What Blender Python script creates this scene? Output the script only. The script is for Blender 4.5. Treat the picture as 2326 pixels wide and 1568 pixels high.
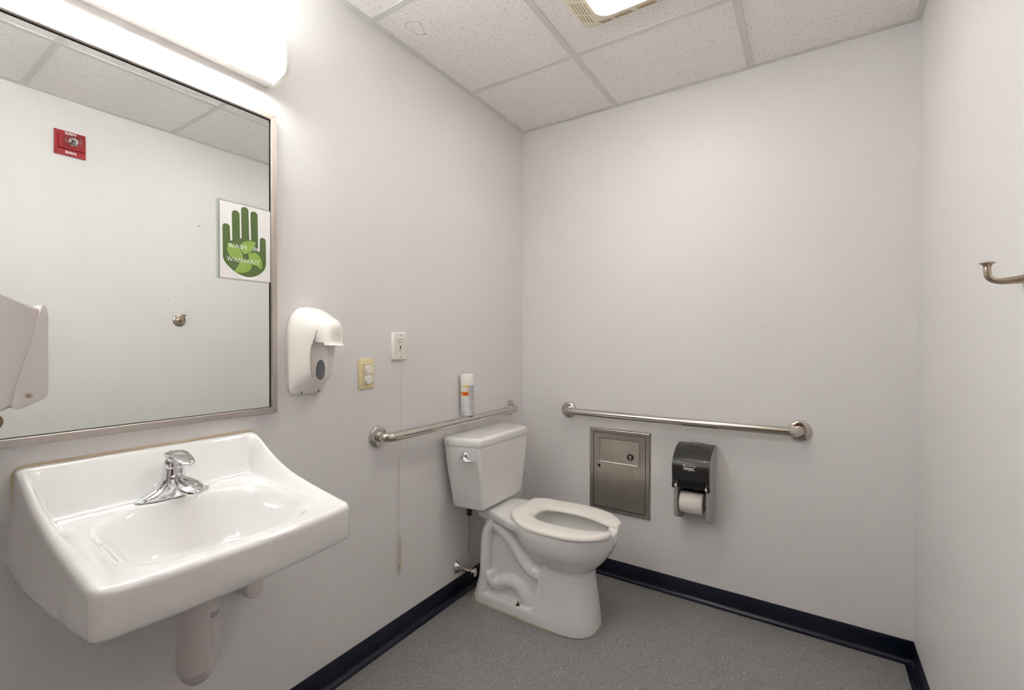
import bpy, bmesh, math, random
from mathutils import Vector, Matrix
from math import sin, cos, pi, radians, sqrt, atan2
random.seed(4)
for o in list(bpy.data.objects): bpy.data.objects.remove(o)
SC = bpy.context.scene
COL = SC.collection

# ------------------------------------------------------------------ measured room
W, H, HB = 1.732, 2.4385, 0.0823        # room width (x), ceiling height, cove base height
YN = -2.50                              # near wall (behind the camera)
CAM = Vector((1.4001, -2.3735, 1.2253))

# ------------------------------------------------------------------ camera
cd = bpy.data.cameras.new('camera')
co = bpy.data.objects.new('camera', cd); COL.objects.link(co)
cd.sensor_fit = 'HORIZONTAL'; cd.sensor_width = 36.0
cd.lens = 1063.9 / 2326 * 36
cd.shift_x = 46.8831 / 2326
cd.shift_y = 1.4382 / 2326
cd.clip_start = 0.01
ya, pi_, ro = radians(34.3338), radians(-0.5936), radians(0.145)
fw = Vector((-sin(ya) * cos(pi_), cos(ya) * cos(pi_), sin(pi_)))
rt = Vector((cos(ya), sin(ya), 0)); up = rt.cross(fw)
r2 = rt * cos(ro) + up * sin(ro); u2 = -rt * sin(ro) + up * cos(ro)
M = Matrix((r2, u2, -fw)).transposed().to_4x4(); M.translation = CAM
co.matrix_world = M
SC.camera = co

# ------------------------------------------------------------------ world and exposure
wd = bpy.data.worlds.new('world'); SC.world = wd; wd.use_nodes = True
wd.node_tree.nodes['Background'].inputs[0].default_value = (0.9, 0.92, 1, 1)
wd.node_tree.nodes['Background'].inputs[1].default_value = 0.3
SC.view_settings.view_transform = 'Standard'; SC.view_settings.look = 'None'
SC.view_settings.gamma = 1; SC.view_settings.use_curve_mapping = False
SC.view_settings.exposure = 0.34
SC.cycles.max_bounces = 14; SC.cycles.diffuse_bounces = 10; SC.cycles.glossy_bounces = 8
SC.cycles.transmission_bounces = 8; SC.cycles.transparent_max_bounces = 12
VANITY = 12.8       # emission of the vanity diffuser
CEIL = 44.0        # emission of the ceiling lamp lens

# ------------------------------------------------------------------ materials
def s2l(c):
    return tuple(((v / 255) / 12.92 if v / 255 <= .04045 else ((v / 255 + .055) / 1.055) ** 2.4) for v in c)
class NT:
    def __init__(s, m): s.m = m; s.t = m.node_tree; s.b = s.t.nodes['Principled BSDF']
    def n(s, typ, **kw):
        nd = s.t.nodes.new(typ)
        for k, v in kw.items():
            if k.startswith('i_'):
                key = k[2:]; key = int(key) if key.isdigit() else key.replace('_', ' ')
                nd.inputs[key].default_value = v
            else: setattr(nd, k, v)
        return nd
    def l(s, a, b): s.t.links.new(a, b)
def pmat(name, col, rough=.5, metal=0, coat=0, noise=.03, nscale=8, bump=0, bscale=200, spec=.5, **kw):
    m = bpy.data.materials.new(name); m.use_nodes = True; n = NT(m); b = n.b
    b.inputs['Roughness'].default_value = rough; b.inputs['Metallic'].default_value = metal
    b.inputs['Coat Weight'].default_value = coat; b.inputs['Coat Roughness'].default_value = .05
    b.inputs['Specular IOR Level'].default_value = spec
    c = s2l(col)
    tc = n.n('ShaderNodeTexCoord'); nz = n.n('ShaderNodeTexNoise', i_Scale=nscale, i_Detail=4.0)
    n.l(tc.outputs['Object'], nz.inputs['Vector'])
    mr = n.n('ShaderNodeMapRange'); mr.inputs[3].default_value = 1 - noise; mr.inputs[4].default_value = 1 + noise
    n.l(nz.outputs[0], mr.inputs[0])
    mx = n.n('ShaderNodeVectorMath', operation='SCALE'); mx.inputs[0].default_value = c
    n.l(mr.outputs[0], mx.inputs['Scale']); n.l(mx.outputs[0], b.inputs['Base Color'])
    if bump:
        bn = n.n('ShaderNodeTexNoise', i_Scale=bscale, i_Detail=2.0); n.l(tc.outputs['Object'], bn.inputs['Vector'])
        bp = n.n('ShaderNodeBump', i_Strength=bump, i_Distance=.001); n.l(bn.outputs[0], bp.inputs['Height'])
        n.l(bp.outputs[0], b.inputs['Normal'])
    for k, v in kw.items(): b.inputs[k.replace('_', ' ')].default_value = v
    return m
def emat(name, col, strength):
    m = bpy.data.materials.new(name); m.use_nodes = True; n = NT(m)
    n.b.inputs['Base Color'].default_value = (.9, .9, .88, 1); n.b.inputs['Roughness'].default_value = .35
    n.b.inputs['Emission Color'].default_value = (*col, 1); n.b.inputs['Emission Strength'].default_value = strength
    return m

M_wall = pmat('wall_paint', (228, 226, 226), .42, noise=.008, nscale=3, bump=.12, bscale=260, spec=.35)
M_por = pmat('porcelain', (236, 235, 234), .08, coat=.6, noise=.005)
M_seat = pmat('seat_plastic', (240, 235, 229), .2, noise=.005)
M_chrome = pmat('chrome', (225, 226, 228), .05, 1, noise=.01)
M_polish = pmat('polished_steel', (205, 200, 192), .1, 1, noise=.02)
M_white = pmat('white_plastic', (238, 234, 228), .28, noise=.008)
M_white2 = pmat('dispenser_enamel', (226, 220, 217), .3, noise=.006)
M_ivory = pmat('ivory_plastic', (224, 210, 170), .35, noise=.01)
M_black = pmat('black_plastic', (20, 19, 18), .35, noise=.05)
M_dark = pmat('dark_gap', (14, 13, 12), .7, noise=.02)
M_smoke = pmat('smoked_plastic', (38, 37, 35), .32, coat=.25, noise=.06, nscale=14)
M_grey = pmat('grey_plastic', (178, 175, 172), .45, noise=.01)
M_paper = pmat('tissue_paper', (238, 230, 222), .95, noise=.02, bump=.3, bscale=400)
M_kraft = pmat('kraft_paper', (196, 170, 143), .9, noise=.03, bump=.3, bscale=300)
M_pipe = pmat('pipe_cover_vinyl', (214, 208, 206), .5, noise=.01)
M_navy = pmat('navy_vinyl', (6, 15, 36), .33, noise=.08, nscale=5)
M_grid = pmat('grid_paint', (216, 215, 210), .5, noise=.008)
M_caulk = pmat('caulk', (214, 198, 172), .6, noise=.05, nscale=40)
M_grout = pmat('aged_caulk', (196, 178, 150), .8, noise=.2, nscale=60)
M_fan = pmat('aged_cream_plastic', (233, 223, 200), .4, noise=.01)
M_red = pmat('red_plastic', (166, 42, 48), .35, noise=.03)
M_whitetext = pmat('white_print', (238, 238, 238), .6, noise=.01)
M_greytext = pmat('grey_print', (150, 150, 156), .6, noise=.01)
M_darktext = pmat('dark_print', (96, 84, 74), .6, noise=.01)
M_brass = pmat('corroded_bolt', (110, 92, 60), .5, .8, noise=.3, nscale=300)
M_cord = pmat('cord_white', (226, 219, 206), .7, noise=.02)
M_window = pmat('level_window', (112, 110, 122), .15, coat=.5, noise=.03)
M_pink = pmat('pink_label', (246, 218, 218), .4, noise=.01)
M_sheet = pmat('sign_paper', (243, 241, 240), .3, coat=.4, noise=.004)
M_green = pmat('sign_green', (88, 112, 56), .4, coat=.3, noise=.06, nscale=14)
M_leaf1 = pmat('leaf_green', (148, 184, 78), .4, coat=.3, noise=.12, nscale=60)
M_leaf2 = pmat('leaf_vein', (176, 200, 120), .4, coat=.3, noise=.05)
M_orange = pmat('orange_print', (214, 92, 30), .4, noise=.02)
M_orange2 = pmat('light_orange_print', (236, 168, 110), .4, noise=.04)
M_yellow = pmat('yellow_print', (232, 208, 40), .4, noise=.02)
M_can = pmat('can_lacquer', (222, 222, 222), .3, noise=.01)
M_door = pmat('brown_door', (120, 74, 46), .4, noise=.15, nscale=6)
M_mouth = pmat('wood_trim_paint', (190, 186, 180), .4, noise=.01)
M_glow_v = emat('vanity_diffuser_glow', (.925, .965, 1.0), VANITY)
M_glow_c = emat('ceiling_lens_glow', (1.0, .945, .86), CEIL)

def clear_mat(name, alpha_col=(1, 1, 1), rough=.05, ior=1.45):
    m = bpy.data.materials.new(name); m.use_nodes = True; b = m.node_tree.nodes['Principled BSDF']
    b.inputs['Base Color'].default_value = (*alpha_col, 1); b.inputs['Roughness'].default_value = rough
    b.inputs['Transmission Weight'].default_value = 1.0; b.inputs['IOR'].default_value = ior
    return m
M_clear = clear_mat('clear_lens')
M_film = bpy.data.materials.new('laminate_film'); M_film.use_nodes = True
_n = NT(M_film)
_tr = _n.n('ShaderNodeBsdfTransparent'); _tr.inputs[0].default_value = (.93, .95, .93, 1)
_gl = _n.n('ShaderNodeBsdfGlossy'); _gl.inputs['Roughness'].default_value = .15
_mx = _n.n('ShaderNodeMixShader'); _mx.inputs[0].default_value = .12
_n.l(_tr.outputs[0], _mx.inputs[1]); _n.l(_gl.outputs[0], _mx.inputs[2])
_n.l(_mx.outputs[0], _n.t.nodes['Material Output'].inputs['Surface'])

# silvered mirror
M_mirror = bpy.data.materials.new('mirror_silver'); M_mirror.use_nodes = True
_b = M_mirror.node_tree.nodes['Principled BSDF']
_b.inputs['Base Color'].default_value = (.90, .925, .905, 1); _b.inputs['Metallic'].default_value = 1; _b.inputs['Roughness'].default_value = 0

# brushed steel (streaks along an axis)
def brushed(name, col, rough, scale):
    m = bpy.data.materials.new(name); m.use_nodes = True; n = NT(m); b = n.b
    b.inputs['Metallic'].default_value = 1
    tc = n.n('ShaderNodeTexCoord'); mp = n.n('ShaderNodeMapping'); mp.inputs['Scale'].default_value = scale
    nz = n.n('ShaderNodeTexNoise', i_Scale=1.0, i_Detail=3.0)
    n.l(tc.outputs['Object'], mp.inputs[0]); n.l(mp.outputs[0], nz.inputs['Vector'])
    r = n.n('ShaderNodeMapRange'); r.inputs[3].default_value = rough * .94; r.inputs[4].default_value = rough * 1.06
    n.l(nz.outputs[0], r.inputs[0]); n.l(r.outputs[0], b.inputs['Roughness'])
    mr = n.n('ShaderNodeMapRange'); mr.inputs[3].default_value = .965; mr.inputs[4].default_value = 1.035
    n.l(nz.outputs[0], mr.inputs[0])
    mx = n.n('ShaderNodeVectorMath', operation='SCALE'); mx.inputs[0].default_value = s2l(col)
    n.l(mr.outputs[0], mx.inputs['Scale']); n.l(mx.outputs[0], b.inputs['Base Color'])
    return m
M_steel = brushed('brushed_steel_panel', (196, 190, 182), .27, (600, 600, 6))
M_bar = pmat('satin_steel_bar', (206, 200, 192), .2, 1, noise=.02)
M_frame = brushed('satin_steel_frame', (192, 183, 177), .46, (40, 40, 40))
M_nickel = brushed('satin_nickel', (190, 176, 158), .3, (60, 60, 200))

# ceiling tile: fine pinholes plus an irregular water stain
def ceiling_mat():
    m = bpy.data.materials.new('mineral_fibre_tile'); m.use_nodes = True; n = NT(m)
    n.b.inputs['Roughness'].default_value = .9; n.b.inputs['Specular IOR Level'].default_value = .1
    tc = n.n('ShaderNodeTexCoord'); co_ = tc.outputs['Object']
    def holes(scale, thr, keep):
        v = n.n('ShaderNodeTexVoronoi', i_Scale=scale); v.feature = 'F1'
        nz = n.n('ShaderNodeTexNoise', i_Scale=scale * 1.3, i_Detail=1.0)
        ad = n.n('ShaderNodeVectorMath', operation='MULTIPLY_ADD'); ad.inputs[1].default_value = (.006, .006, 0)
        n.l(co_, nz.inputs['Vector']); n.l(nz.outputs['Color'], ad.inputs[0]); n.l(co_, ad.inputs[2])
        n.l(ad.outputs[0], v.inputs['Vector'])
        wn = n.n('ShaderNodeSeparateColor'); n.l(v.outputs['Color'], wn.inputs[0])
        mt = n.n('ShaderNodeMath', operation='MULTIPLY_ADD'); mt.inputs[1].default_value = thr; mt.inputs[2].default_value = thr * .5
        n.l(wn.outputs[1], mt.inputs[0])
        lt = n.n('ShaderNodeMath', operation='LESS_THAN'); n.l(v.outputs['Distance'], lt.inputs[0]); n.l(mt.outputs[0], lt.inputs[1])
        kp = n.n('ShaderNodeMath', operation='LESS_THAN'); kp.inputs[1].default_value = keep; n.l(wn.outputs[0], kp.inputs[0])
        o = n.n('ShaderNodeMath', operation='MULTIPLY'); n.l(lt.outputs[0], o.inputs[0]); n.l(kp.outputs[0], o.inputs[1])
        return o.outputs[0]
    h1 = holes(175, .19, .8); h2 = holes(330, .16, .5)
    h2w = n.n('ShaderNodeMath', operation='MULTIPLY'); h2w.inputs[1].default_value = .45; n.l(h2, h2w.inputs[0])
    mxh = n.n('ShaderNodeMath', operation='MAXIMUM'); n.l(h1, mxh.inputs[0]); n.l(h2w.outputs[0], mxh.inputs[1])
    hf = n.n('ShaderNodeMath', operation='MULTIPLY'); hf.inputs[1].default_value = .66; n.l(mxh.outputs[0], hf.inputs[0])
    # water stain ring at (.12,-1.03)
    nz = n.n('ShaderNodeTexNoise', i_Scale=26.0, i_Detail=3.0); n.l(co_, nz.inputs['Vector'])
    ad = n.n('ShaderNodeVectorMath', operation='MULTIPLY_ADD'); ad.inputs[1].default_value = (.05, .05, 0); n.l(nz.outputs['Color'], ad.inputs[0])
    n.l(co_, ad.inputs[2])
    sb = n.n('ShaderNodeVectorMath', operation='SUBTRACT'); sb.inputs[0].default_value = (0, 0, 0); sb.inputs[1].default_value = (.147, -1.003, 0)
    n.l(ad.outputs[0], sb.inputs[0])
    sc = n.n('ShaderNodeVectorMath', operation='MULTIPLY'); sc.inputs[1].default_value = (1.25, .8, 0); n.l(sb.outputs[0], sc.inputs[0])
    ln = n.n('ShaderNodeVectorMath', operation='LENGTH'); n.l(sc.outputs[0], ln.inputs[0])
    dd = n.n('ShaderNodeMath', operation='SUBTRACT'); dd.inputs[1].default_value = .034; n.l(ln.outputs['Value'], dd.inputs[0])
    ab = n.n('ShaderNodeMath', operation='ABSOLUTE'); n.l(dd.outputs[0], ab.inputs[0])
    rg = n.n('ShaderNodeMapRange'); rg.inputs[1].default_value = .0; rg.inputs[2].default_value = .0035; rg.inputs[3].default_value = .9; rg.inputs[4].default_value = 0
    n.l(ab.outputs[0], rg.inputs[0])
    base = n.n('ShaderNodeMix', data_type='RGBA'); base.inputs[6].default_value = (*s2l((243, 240, 237)), 1); base.inputs[7].default_value = (*s2l((200, 168, 124)), 1)
    n.l(rg.outputs[0], base.inputs[0])
    mh = n.n('ShaderNodeMix', data_type='RGBA'); mh.inputs[7].default_value = (*s2l((92, 76, 64)), 1)
    n.l(hf.outputs[0], mh.inputs[0]); n.l(base.outputs[2], mh.inputs[6])
    n.l(mh.outputs[2], n.b.inputs['Base Color'])
    return m
M_ceil = ceiling_mat()

# safety vinyl floor: grey with light and dark flecks, grime in the corners, rust stain by the valve
def floor_mat():
    m = bpy.data.materials.new('speckled_vinyl'); m.use_nodes = True; n = NT(m)
    n.b.inputs['Roughness'].default_value = .55; n.b.inputs['Specular IOR Level'].default_value = .35
    tc = n.n('ShaderNodeTexCoord'); P = tc.outputs['Object']
    def fleck(scale, thr, lo, hi):
        v = n.n('ShaderNodeTexVoronoi', i_Scale=scale); n.l(P, v.inputs['Vector'])
        s = n.n('ShaderNodeSeparateColor'); n.l(v.outputs['Color'], s.inputs[0])
        a = n.n('ShaderNodeMath', operation='LESS_THAN'); a.inputs[1].default_value = thr; n.l(v.outputs['Distance'], a.inputs[0])
        b = n.n('ShaderNodeMath', operation='GREATER_THAN'); b.inputs[1].default_value = lo; n.l(s.outputs[0], b.inputs[0])
        c = n.n('ShaderNodeMath', operation='LESS_THAN'); c.inputs[1].default_value = hi; n.l(s.outputs[0], c.inputs[0])
        d = n.n('ShaderNodeMath', operation='MULTIPLY'); n.l(a.outputs[0], d.inputs[0]); n.l(b.outputs[0], d.inputs[1])
        e = n.n('ShaderNodeMath', operation='MULTIPLY'); n.l(d.outputs[0], e.inputs[0]); n.l(c.outputs[0], e.inputs[1])
        return e.outputs[0]
    def mix(fac, c1, c2):
        x = n.n('ShaderNodeMix', data_type='RGBA')
        n.l(fac, x.inputs[0]) if not isinstance(fac, float) else None
        if isinstance(c1, tuple): x.inputs[6].default_value = (*c1, 1)
        else: n.l(c1, x.inputs[6])
        x.inputs[7].default_value = (*c2, 1)
        return x.outputs[2]
    nz = n.n('ShaderNodeTexNoise', i_Scale=420.0, i_Detail=2.0); n.l(P, nz.inputs['Vector'])
    cr = n.n('ShaderNodeMapRange'); cr.inputs[1].default_value = .35; cr.inputs[2].default_value = .65; n.l(nz.outputs[0], cr.inputs[0])
    c = mix(cr.outputs[0], s2l((116, 115, 117)), s2l((154, 153, 154)))
    c = mix(fleck(330, .42, .75, 1.0), c, s2l((160, 158, 156)))
    c = mix(fleck(265, .36, .82, 1.0), c, s2l((62, 60, 60)))
    c = mix(fleck(250, .34, .0, .14), c, s2l((198, 196, 192)))
    c = mix(fleck(130, .20, .45, .53), c, s2l((232, 230, 224)))
    # brown stain near the supply valve
    v = n.n('ShaderNodeVectorMath', operation='DISTANCE'); v.inputs[1].default_value = (.075, -.655, 0); n.l(P, v.inputs[0])
    n2 = n.n('ShaderNodeTexNoise', i_Scale=60.0, i_Detail=4.0); n.l(P, n2.inputs['Vector'])
    a = n.n('ShaderNodeMath', operation='MULTIPLY_ADD'); a.inputs[1].default_value = .09; n.l(n2.outputs[0], a.inputs[0]); n.l(v.outputs['Value'], a.inputs[2])
    r = n.n('ShaderNodeMapRange'); r.inputs[1].default_value = .05; r.inputs[2].default_value = .10; r.inputs[3].default_value = .38; r.inputs[4].default_value = 0; n.l(a.outputs[0], r.inputs[0])
    c = mix(r.outputs[0], c, s2l((104, 78, 54)))
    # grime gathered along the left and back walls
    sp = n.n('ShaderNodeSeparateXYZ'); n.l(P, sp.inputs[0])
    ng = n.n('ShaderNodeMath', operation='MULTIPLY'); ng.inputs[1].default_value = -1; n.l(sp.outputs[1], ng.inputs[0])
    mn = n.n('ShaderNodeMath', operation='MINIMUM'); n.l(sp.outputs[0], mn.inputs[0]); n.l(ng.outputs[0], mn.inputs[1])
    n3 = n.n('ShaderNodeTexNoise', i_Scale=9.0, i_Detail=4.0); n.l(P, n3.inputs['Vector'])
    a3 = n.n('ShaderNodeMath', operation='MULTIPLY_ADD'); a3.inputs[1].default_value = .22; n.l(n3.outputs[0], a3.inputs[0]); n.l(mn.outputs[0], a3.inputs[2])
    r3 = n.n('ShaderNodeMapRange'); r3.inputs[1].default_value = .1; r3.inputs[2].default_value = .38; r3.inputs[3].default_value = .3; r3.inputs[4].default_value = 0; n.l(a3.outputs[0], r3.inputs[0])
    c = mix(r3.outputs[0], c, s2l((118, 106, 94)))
    n.l(c, n.b.inputs['Base Color'])
    bp = n.n('ShaderNodeBump', i_Strength=.12, i_Distance=.0006); n.l(nz.outputs[0], bp.inputs['Height']); n.l(bp.outputs[0], n.b.inputs['Normal'])
    return m
M_floor = floor_mat()

# ------------------------------------------------------------------ helpers
ORG = {}
def obj(name, bm, mat, parent=None, smooth=False, ang=35, origin=None):
    """link bm (built in world coordinates) as one mesh object"""
    me = bpy.data.meshes.new(name)
    if parent is not None: org = ORG[parent.name]
    elif origin is not None: org = Vector(origin)
    else:
        xs = [v.co for v in bm.verts]
        lo = Vector([min(c[i] for c in xs) for i in range(3)]); hi = Vector([max(c[i] for c in xs) for i in range(3)])
        org = Vector(((lo.x + hi.x) / 2, (lo.y + hi.y) / 2, lo.z))
    bmesh.ops.translate(bm, verts=bm.verts, vec=-org)
    bmesh.ops.recalc_face_normals(bm, faces=bm.faces)
    bm.to_mesh(me); bm.free()
    o = bpy.data.objects.new(name, me); COL.objects.link(o)
    if parent is not None: o.parent = parent
    else: o.location = org
    ORG[o.name] = org
    me.materials.append(mat)
    if smooth:
        for p in me.polygons: p.use_smooth = True
        try: me.set_sharp_from_angle(angle=radians(ang))
        except Exception: pass
    return o
def thing(name, label, cat, loc, group=None):
    o = bpy.data.objects.new(name, None); COL.objects.link(o); o.location = loc
    o.empty_display_size = .05
    ORG[o.name] = Vector(loc); tag(o, label, cat, group); return o
def tag(o, label, cat, group=None):
    o['label'] = label; o['category'] = cat
    if group: o['group'] = group
    return o
def struct(name, bm, mat, **k):
    k.setdefault('origin', (0, 0, 0))
    o = obj(name, bm, mat, **k); o['kind'] = 'structure'; return o
NB = bmesh.new
def box(bm, a, b, bev=0, seg=2):
    r = bmesh.ops.create_cube(bm, size=1.0)
    vs = r['verts']
    for v in vs:
        v.co = Vector([a[i] + (b[i] - a[i]) * (v.co[i] + .5) for i in range(3)])
    if bev:
        es = list({e for v in vs for e in v.link_edges})
        bmesh.ops.bevel(bm, geom=es, offset=bev, segments=seg, affect='EDGES', profile=.5)
    return vs
def frame_of(d):
    d = d.normalized(); a = Vector((0, 0, 1)) if abs(d.z) < .9 else Vector((1, 0, 0))
    u = d.cross(a).normalized(); return u, d.cross(u).normalized()
def loft(bm, rings, cap0=True, cap1=True, closed=True):
    vr = [[bm.verts.new(p) for p in r] for r in rings]
    n = len(vr[0])
    for a, b in zip(vr[:-1], vr[1:]):
        for i in range(n if closed else n - 1):
            j = (i + 1) % n
            bm.faces.new((a[i], a[j], b[j], b[i]))
    if cap0: bm.faces.new(list(reversed(vr[0])))
    if cap1: bm.faces.new(vr[-1])
    return vr
def tube(bm, pts, rad, seg=16, caps=True, flat=None):
    pts = [Vector(p) for p in pts]
    rad = rad if isinstance(rad, (list, tuple)) else [rad] * len(pts)
    d0 = (pts[1] - pts[0]).normalized(); u, v = frame_of(d0)
    rings = []
    for i, p in enumerate(pts):
        d = (pts[min(i + 1, len(pts) - 1)] - pts[max(i - 1, 0)]).normalized()
        u = (u - d * u.dot(d)).normalized(); v = d.cross(u)
        r = rad[i]; ru, rv = r if isinstance(r, tuple) else (r, r)
        rings.append([p + u * (ru * cos(2 * pi * k / seg)) + v * (rv * sin(2 * pi * k / seg)) for k in range(seg)])
    loft(bm, rings, caps, caps)
def lathe(bm, org, axis, prof, seg=40, u=None):
    """prof: list of (distance along axis, radius)"""
    axis = Vector(axis).normalized(); org = Vector(org)
    a, b = frame_of(axis)
    rings = [[org + axis * t + (a * cos(2 * pi * k / seg) + b * sin(2 * pi * k / seg)) * max(r, 1e-5) for k in range(seg)] for t, r in prof]
    loft(bm, rings, True, True)
def ellipsoid(bm, c, r, seg=24):
    m = Matrix.Translation(Vector(c)) @ Matrix.Diagonal((r[0], r[1], r[2], 1))
    bmesh.ops.create_uvsphere(bm, u_segments=seg, v_segments=seg // 2, radius=1, matrix=m)
def prism(bm, pts3, off):
    """extrude a planar polygon by vector off"""
    off = Vector(off)
    a = [bm.verts.new(Vector(p)) for p in pts3]; b = [bm.verts.new(Vector(p) + off) for p in pts3]
    n = len(a)
    bm.faces.new(a); bm.faces.new(list(reversed(b)))
    for i in range(n):
        bm.faces.new((a[i], b[i], b[(i + 1) % n], a[(i + 1) % n]))
def flat_poly(bm, pts3, off):
    from mathutils.geometry import tessellate_polygon
    off = Vector(off); P_ = [Vector(p) for p in pts3]; n = len(P_)
    a = [bm.verts.new(p) for p in P_]; b = [bm.verts.new(p + off) for p in P_]
    for t in tessellate_polygon([P_]):
        for vs in ([a[i] for i in t], [b[i] for i in reversed(t)]):
            try: bm.faces.new(vs)
            except Exception: pass
    for i in range(n): bm.faces.new((a[i], b[i], b[(i + 1) % n], a[(i + 1) % n]))
def catmull(pts, n=6, closed=False):
    P = [Vector(p) for p in pts]; out = []; N = len(P)
    rng = range(N) if closed else range(N - 1)
    for i in rng:
        if closed: p0, p1, p2, p3 = P[(i - 1) % N], P[i], P[(i + 1) % N], P[(i + 2) % N]
        else: p0, p1, p2, p3 = P[max(i - 1, 0)], P[i], P[i + 1], P[min(i + 2, N - 1)]
        for k in range(n):
            t = k / n
            out.append(.5 * ((2 * p1) + (p2 - p0) * t + (2 * p0 - 5 * p1 + 4 * p2 - p3) * t * t + (3 * p1 - p0 - 3 * p2 + p3) * t ** 3))
    if not closed: out.append(P[-1])
    return out
def interp(tab, x):
    if x <= tab[0][0]: return tab[0][1]
    for (x0, y0), (x1, y1) in zip(tab[:-1], tab[1:]):
        if x <= x1:
            return y0 + (y1 - y0) * (x - x0) / (x1 - x0)
    return tab[-1][1]
def sstep(x):
    x = max(0, min(1, x)); return x * x * (3 - 2 * x)
def superell(cx, cy, rx, ry, n, seg=40):
    out = []
    for k in range(seg):
        t = 2 * pi * k / seg; c, s = cos(t), sin(t)
        out.append((cx + rx * math.copysign(abs(c) ** (2 / n), c), cy + ry * math.copysign(abs(s) ** (2 / n), s)))
    return out
def rrect(x0, y0, x1, y1, r, k=5):
    out = []
    for cx, cy, a in ((x1 - r, y1 - r, 0), (x0 + r, y1 - r, 90), (x0 + r, y0 + r, 180), (x1 - r, y0 + r, 270)):
        for i in range(k + 1):
            t = radians(a + 90 * i / k); out.append((cx + r * cos(t), cy + r * sin(t)))
    return out
def text_mesh(bm, txt, org, right, upv, width, height, depth=.0003, fn=None, bold=0):
    """text laid out on a plane, scaled to width x height"""
    cu = bpy.data.curves.new('t', 'FONT'); cu.body = txt; cu.size = 1; cu.resolution_u = 3; cu.offset = bold
    ob = bpy.data.objects.new('t', cu); COL.objects.link(ob)
    dg = bpy.context.evaluated_depsgraph_get(); me = bpy.data.meshes.new_from_object(ob.evaluated_get(dg))
    xs = [v.co.x for v in me.vertices]; ys = [v.co.y for v in me.vertices]
    x0, x1, y0, y1 = min(xs), max(xs), min(ys), max(ys)
    right = Vector(right); upv = Vector(upv); nrm = right.cross(upv); org = Vector(org)
    vv = []
    for v in me.vertices:
        u, w_ = (v.co.x - x0) / (x1 - x0) * width, (v.co.y - y0) / (y1 - y0) * height
        p = fn(u, w_) if fn else org + right * u + upv * w_ + nrm * depth
        vv.append(bm.verts.new(p))
    for p in me.polygons:
        try: bm.faces.new([vv[i] for i in p.vertices])
        except Exception: pass
    bpy.data.objects.remove(ob); bpy.data.meshes.remove(me); bpy.data.curves.remove(cu)
def bake(bm, mods):
    """apply modifiers to a bmesh through a temporary object"""
    me = bpy.data.meshes.new('tmp'); bmesh.ops.recalc_face_normals(bm, faces=bm.faces); bm.to_mesh(me); bm.free()
    ob = bpy.data.objects.new('tmp', me); COL.objects.link(ob)
    for typ, kw in mods:
        md = ob.modifiers.new('m', typ)
        for k, v in kw.items(): setattr(md, k, v)
    dg = bpy.context.evaluated_depsgraph_get(); out = bpy.data.meshes.new_from_object(ob.evaluated_get(dg))
    b = NB(); b.from_mesh(out)
    bpy.data.objects.remove(ob); bpy.data.meshes.remove(me); bpy.data.meshes.remove(out)
    return b

# ------------------------------------------------------------------ room shell
T = .12
bm = NB(); box(bm, (-T, YN - T, -T), (W + T, T, 0)); struct('floor', bm, M_floor)
bm = NB(); box(bm, (-T, YN - T, H), (W + T, T, H + T)); struct('ceiling', bm, M_ceil)
bm = NB(); box(bm, (-T, YN - T, 0), (0, T, H)); struct('wall_left', bm, M_wall)
bm = NB(); box(bm, (0, 0, 0), (W, T, H)); struct('wall_back', bm, M_wall)
bm = NB(); box(bm, (W, YN - T, 0), (W + T, T, H)); struct('wall_right', bm, M_wall)
bm = NB(); box(bm, (0, YN - T, 0), (W, YN, H)); struct('wall_near', bm, M_wall)
# brown door in the near wall (seen only in reflections)
dr = NB(); box(dr, (.80, YN + .001, .006), (1.66, YN + .02, 2.03), .003)
d = struct('door_1', dr, M_door)
bm = NB(); lathe(bm, (.86, YN + .02, 1.0), (0, 1, 0), [(0, .03), (.006, .03), (.008, .012), (.02, .012), (.022, .02), (.04, .024), (.045, .015)])
obj('door_handle', bm, M_nickel, d, True)
bm = NB()
for a, b in (((.75, YN, 0), (.80, YN + .025, 2.08)), ((1.66, YN, 0), (1.71, YN + .025, 2.08)), ((.80, YN, 2.03), (1.66, YN + .025, 2.08))): box(bm, a, b, .002)
struct('trim_1', bm, M_mouth)

# cove base: vertical face then a curved toe
def cove(name, p0, p1, nrm, mitre0, mitre1):
    p0, p1, nrm = Vector(p0), Vector(p1), Vector(nrm); d = (p1 - p0).normalized()
    prof = [(0, HB), (.002, HB), (.0035, HB - .0015), (.0035, .026)]
    for k in range(1, 8):
        a = k / 7 * pi / 2
        prof.append((.0035 + .024 * (1 - cos(a)), .026 - .024 * sin(a)))
    prof += [(.0295, .0005), (0, .0005)]
    bm = NB()
    rings = [[p + nrm * a + Vector((0, 0, z)) + d * (s * a) for a, z in prof] for p, s in ((p0, mitre0), (p1, mitre1))]
    loft(bm, rings)
    return struct(name, bm, M_navy, smooth=True, ang=50)
cove('baseboard_left', (0, YN, 0), (0, 0, 0), (1, 0, 0), 1, -1)
cove('baseboard_back', (0, 0, 0), (W, 0, 0), (0, -1, 0), 1, -1)
cove('baseboard_right', (W, 0, 0), (W, YN, 0), (-1, 0, 0), 1, -1)

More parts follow.
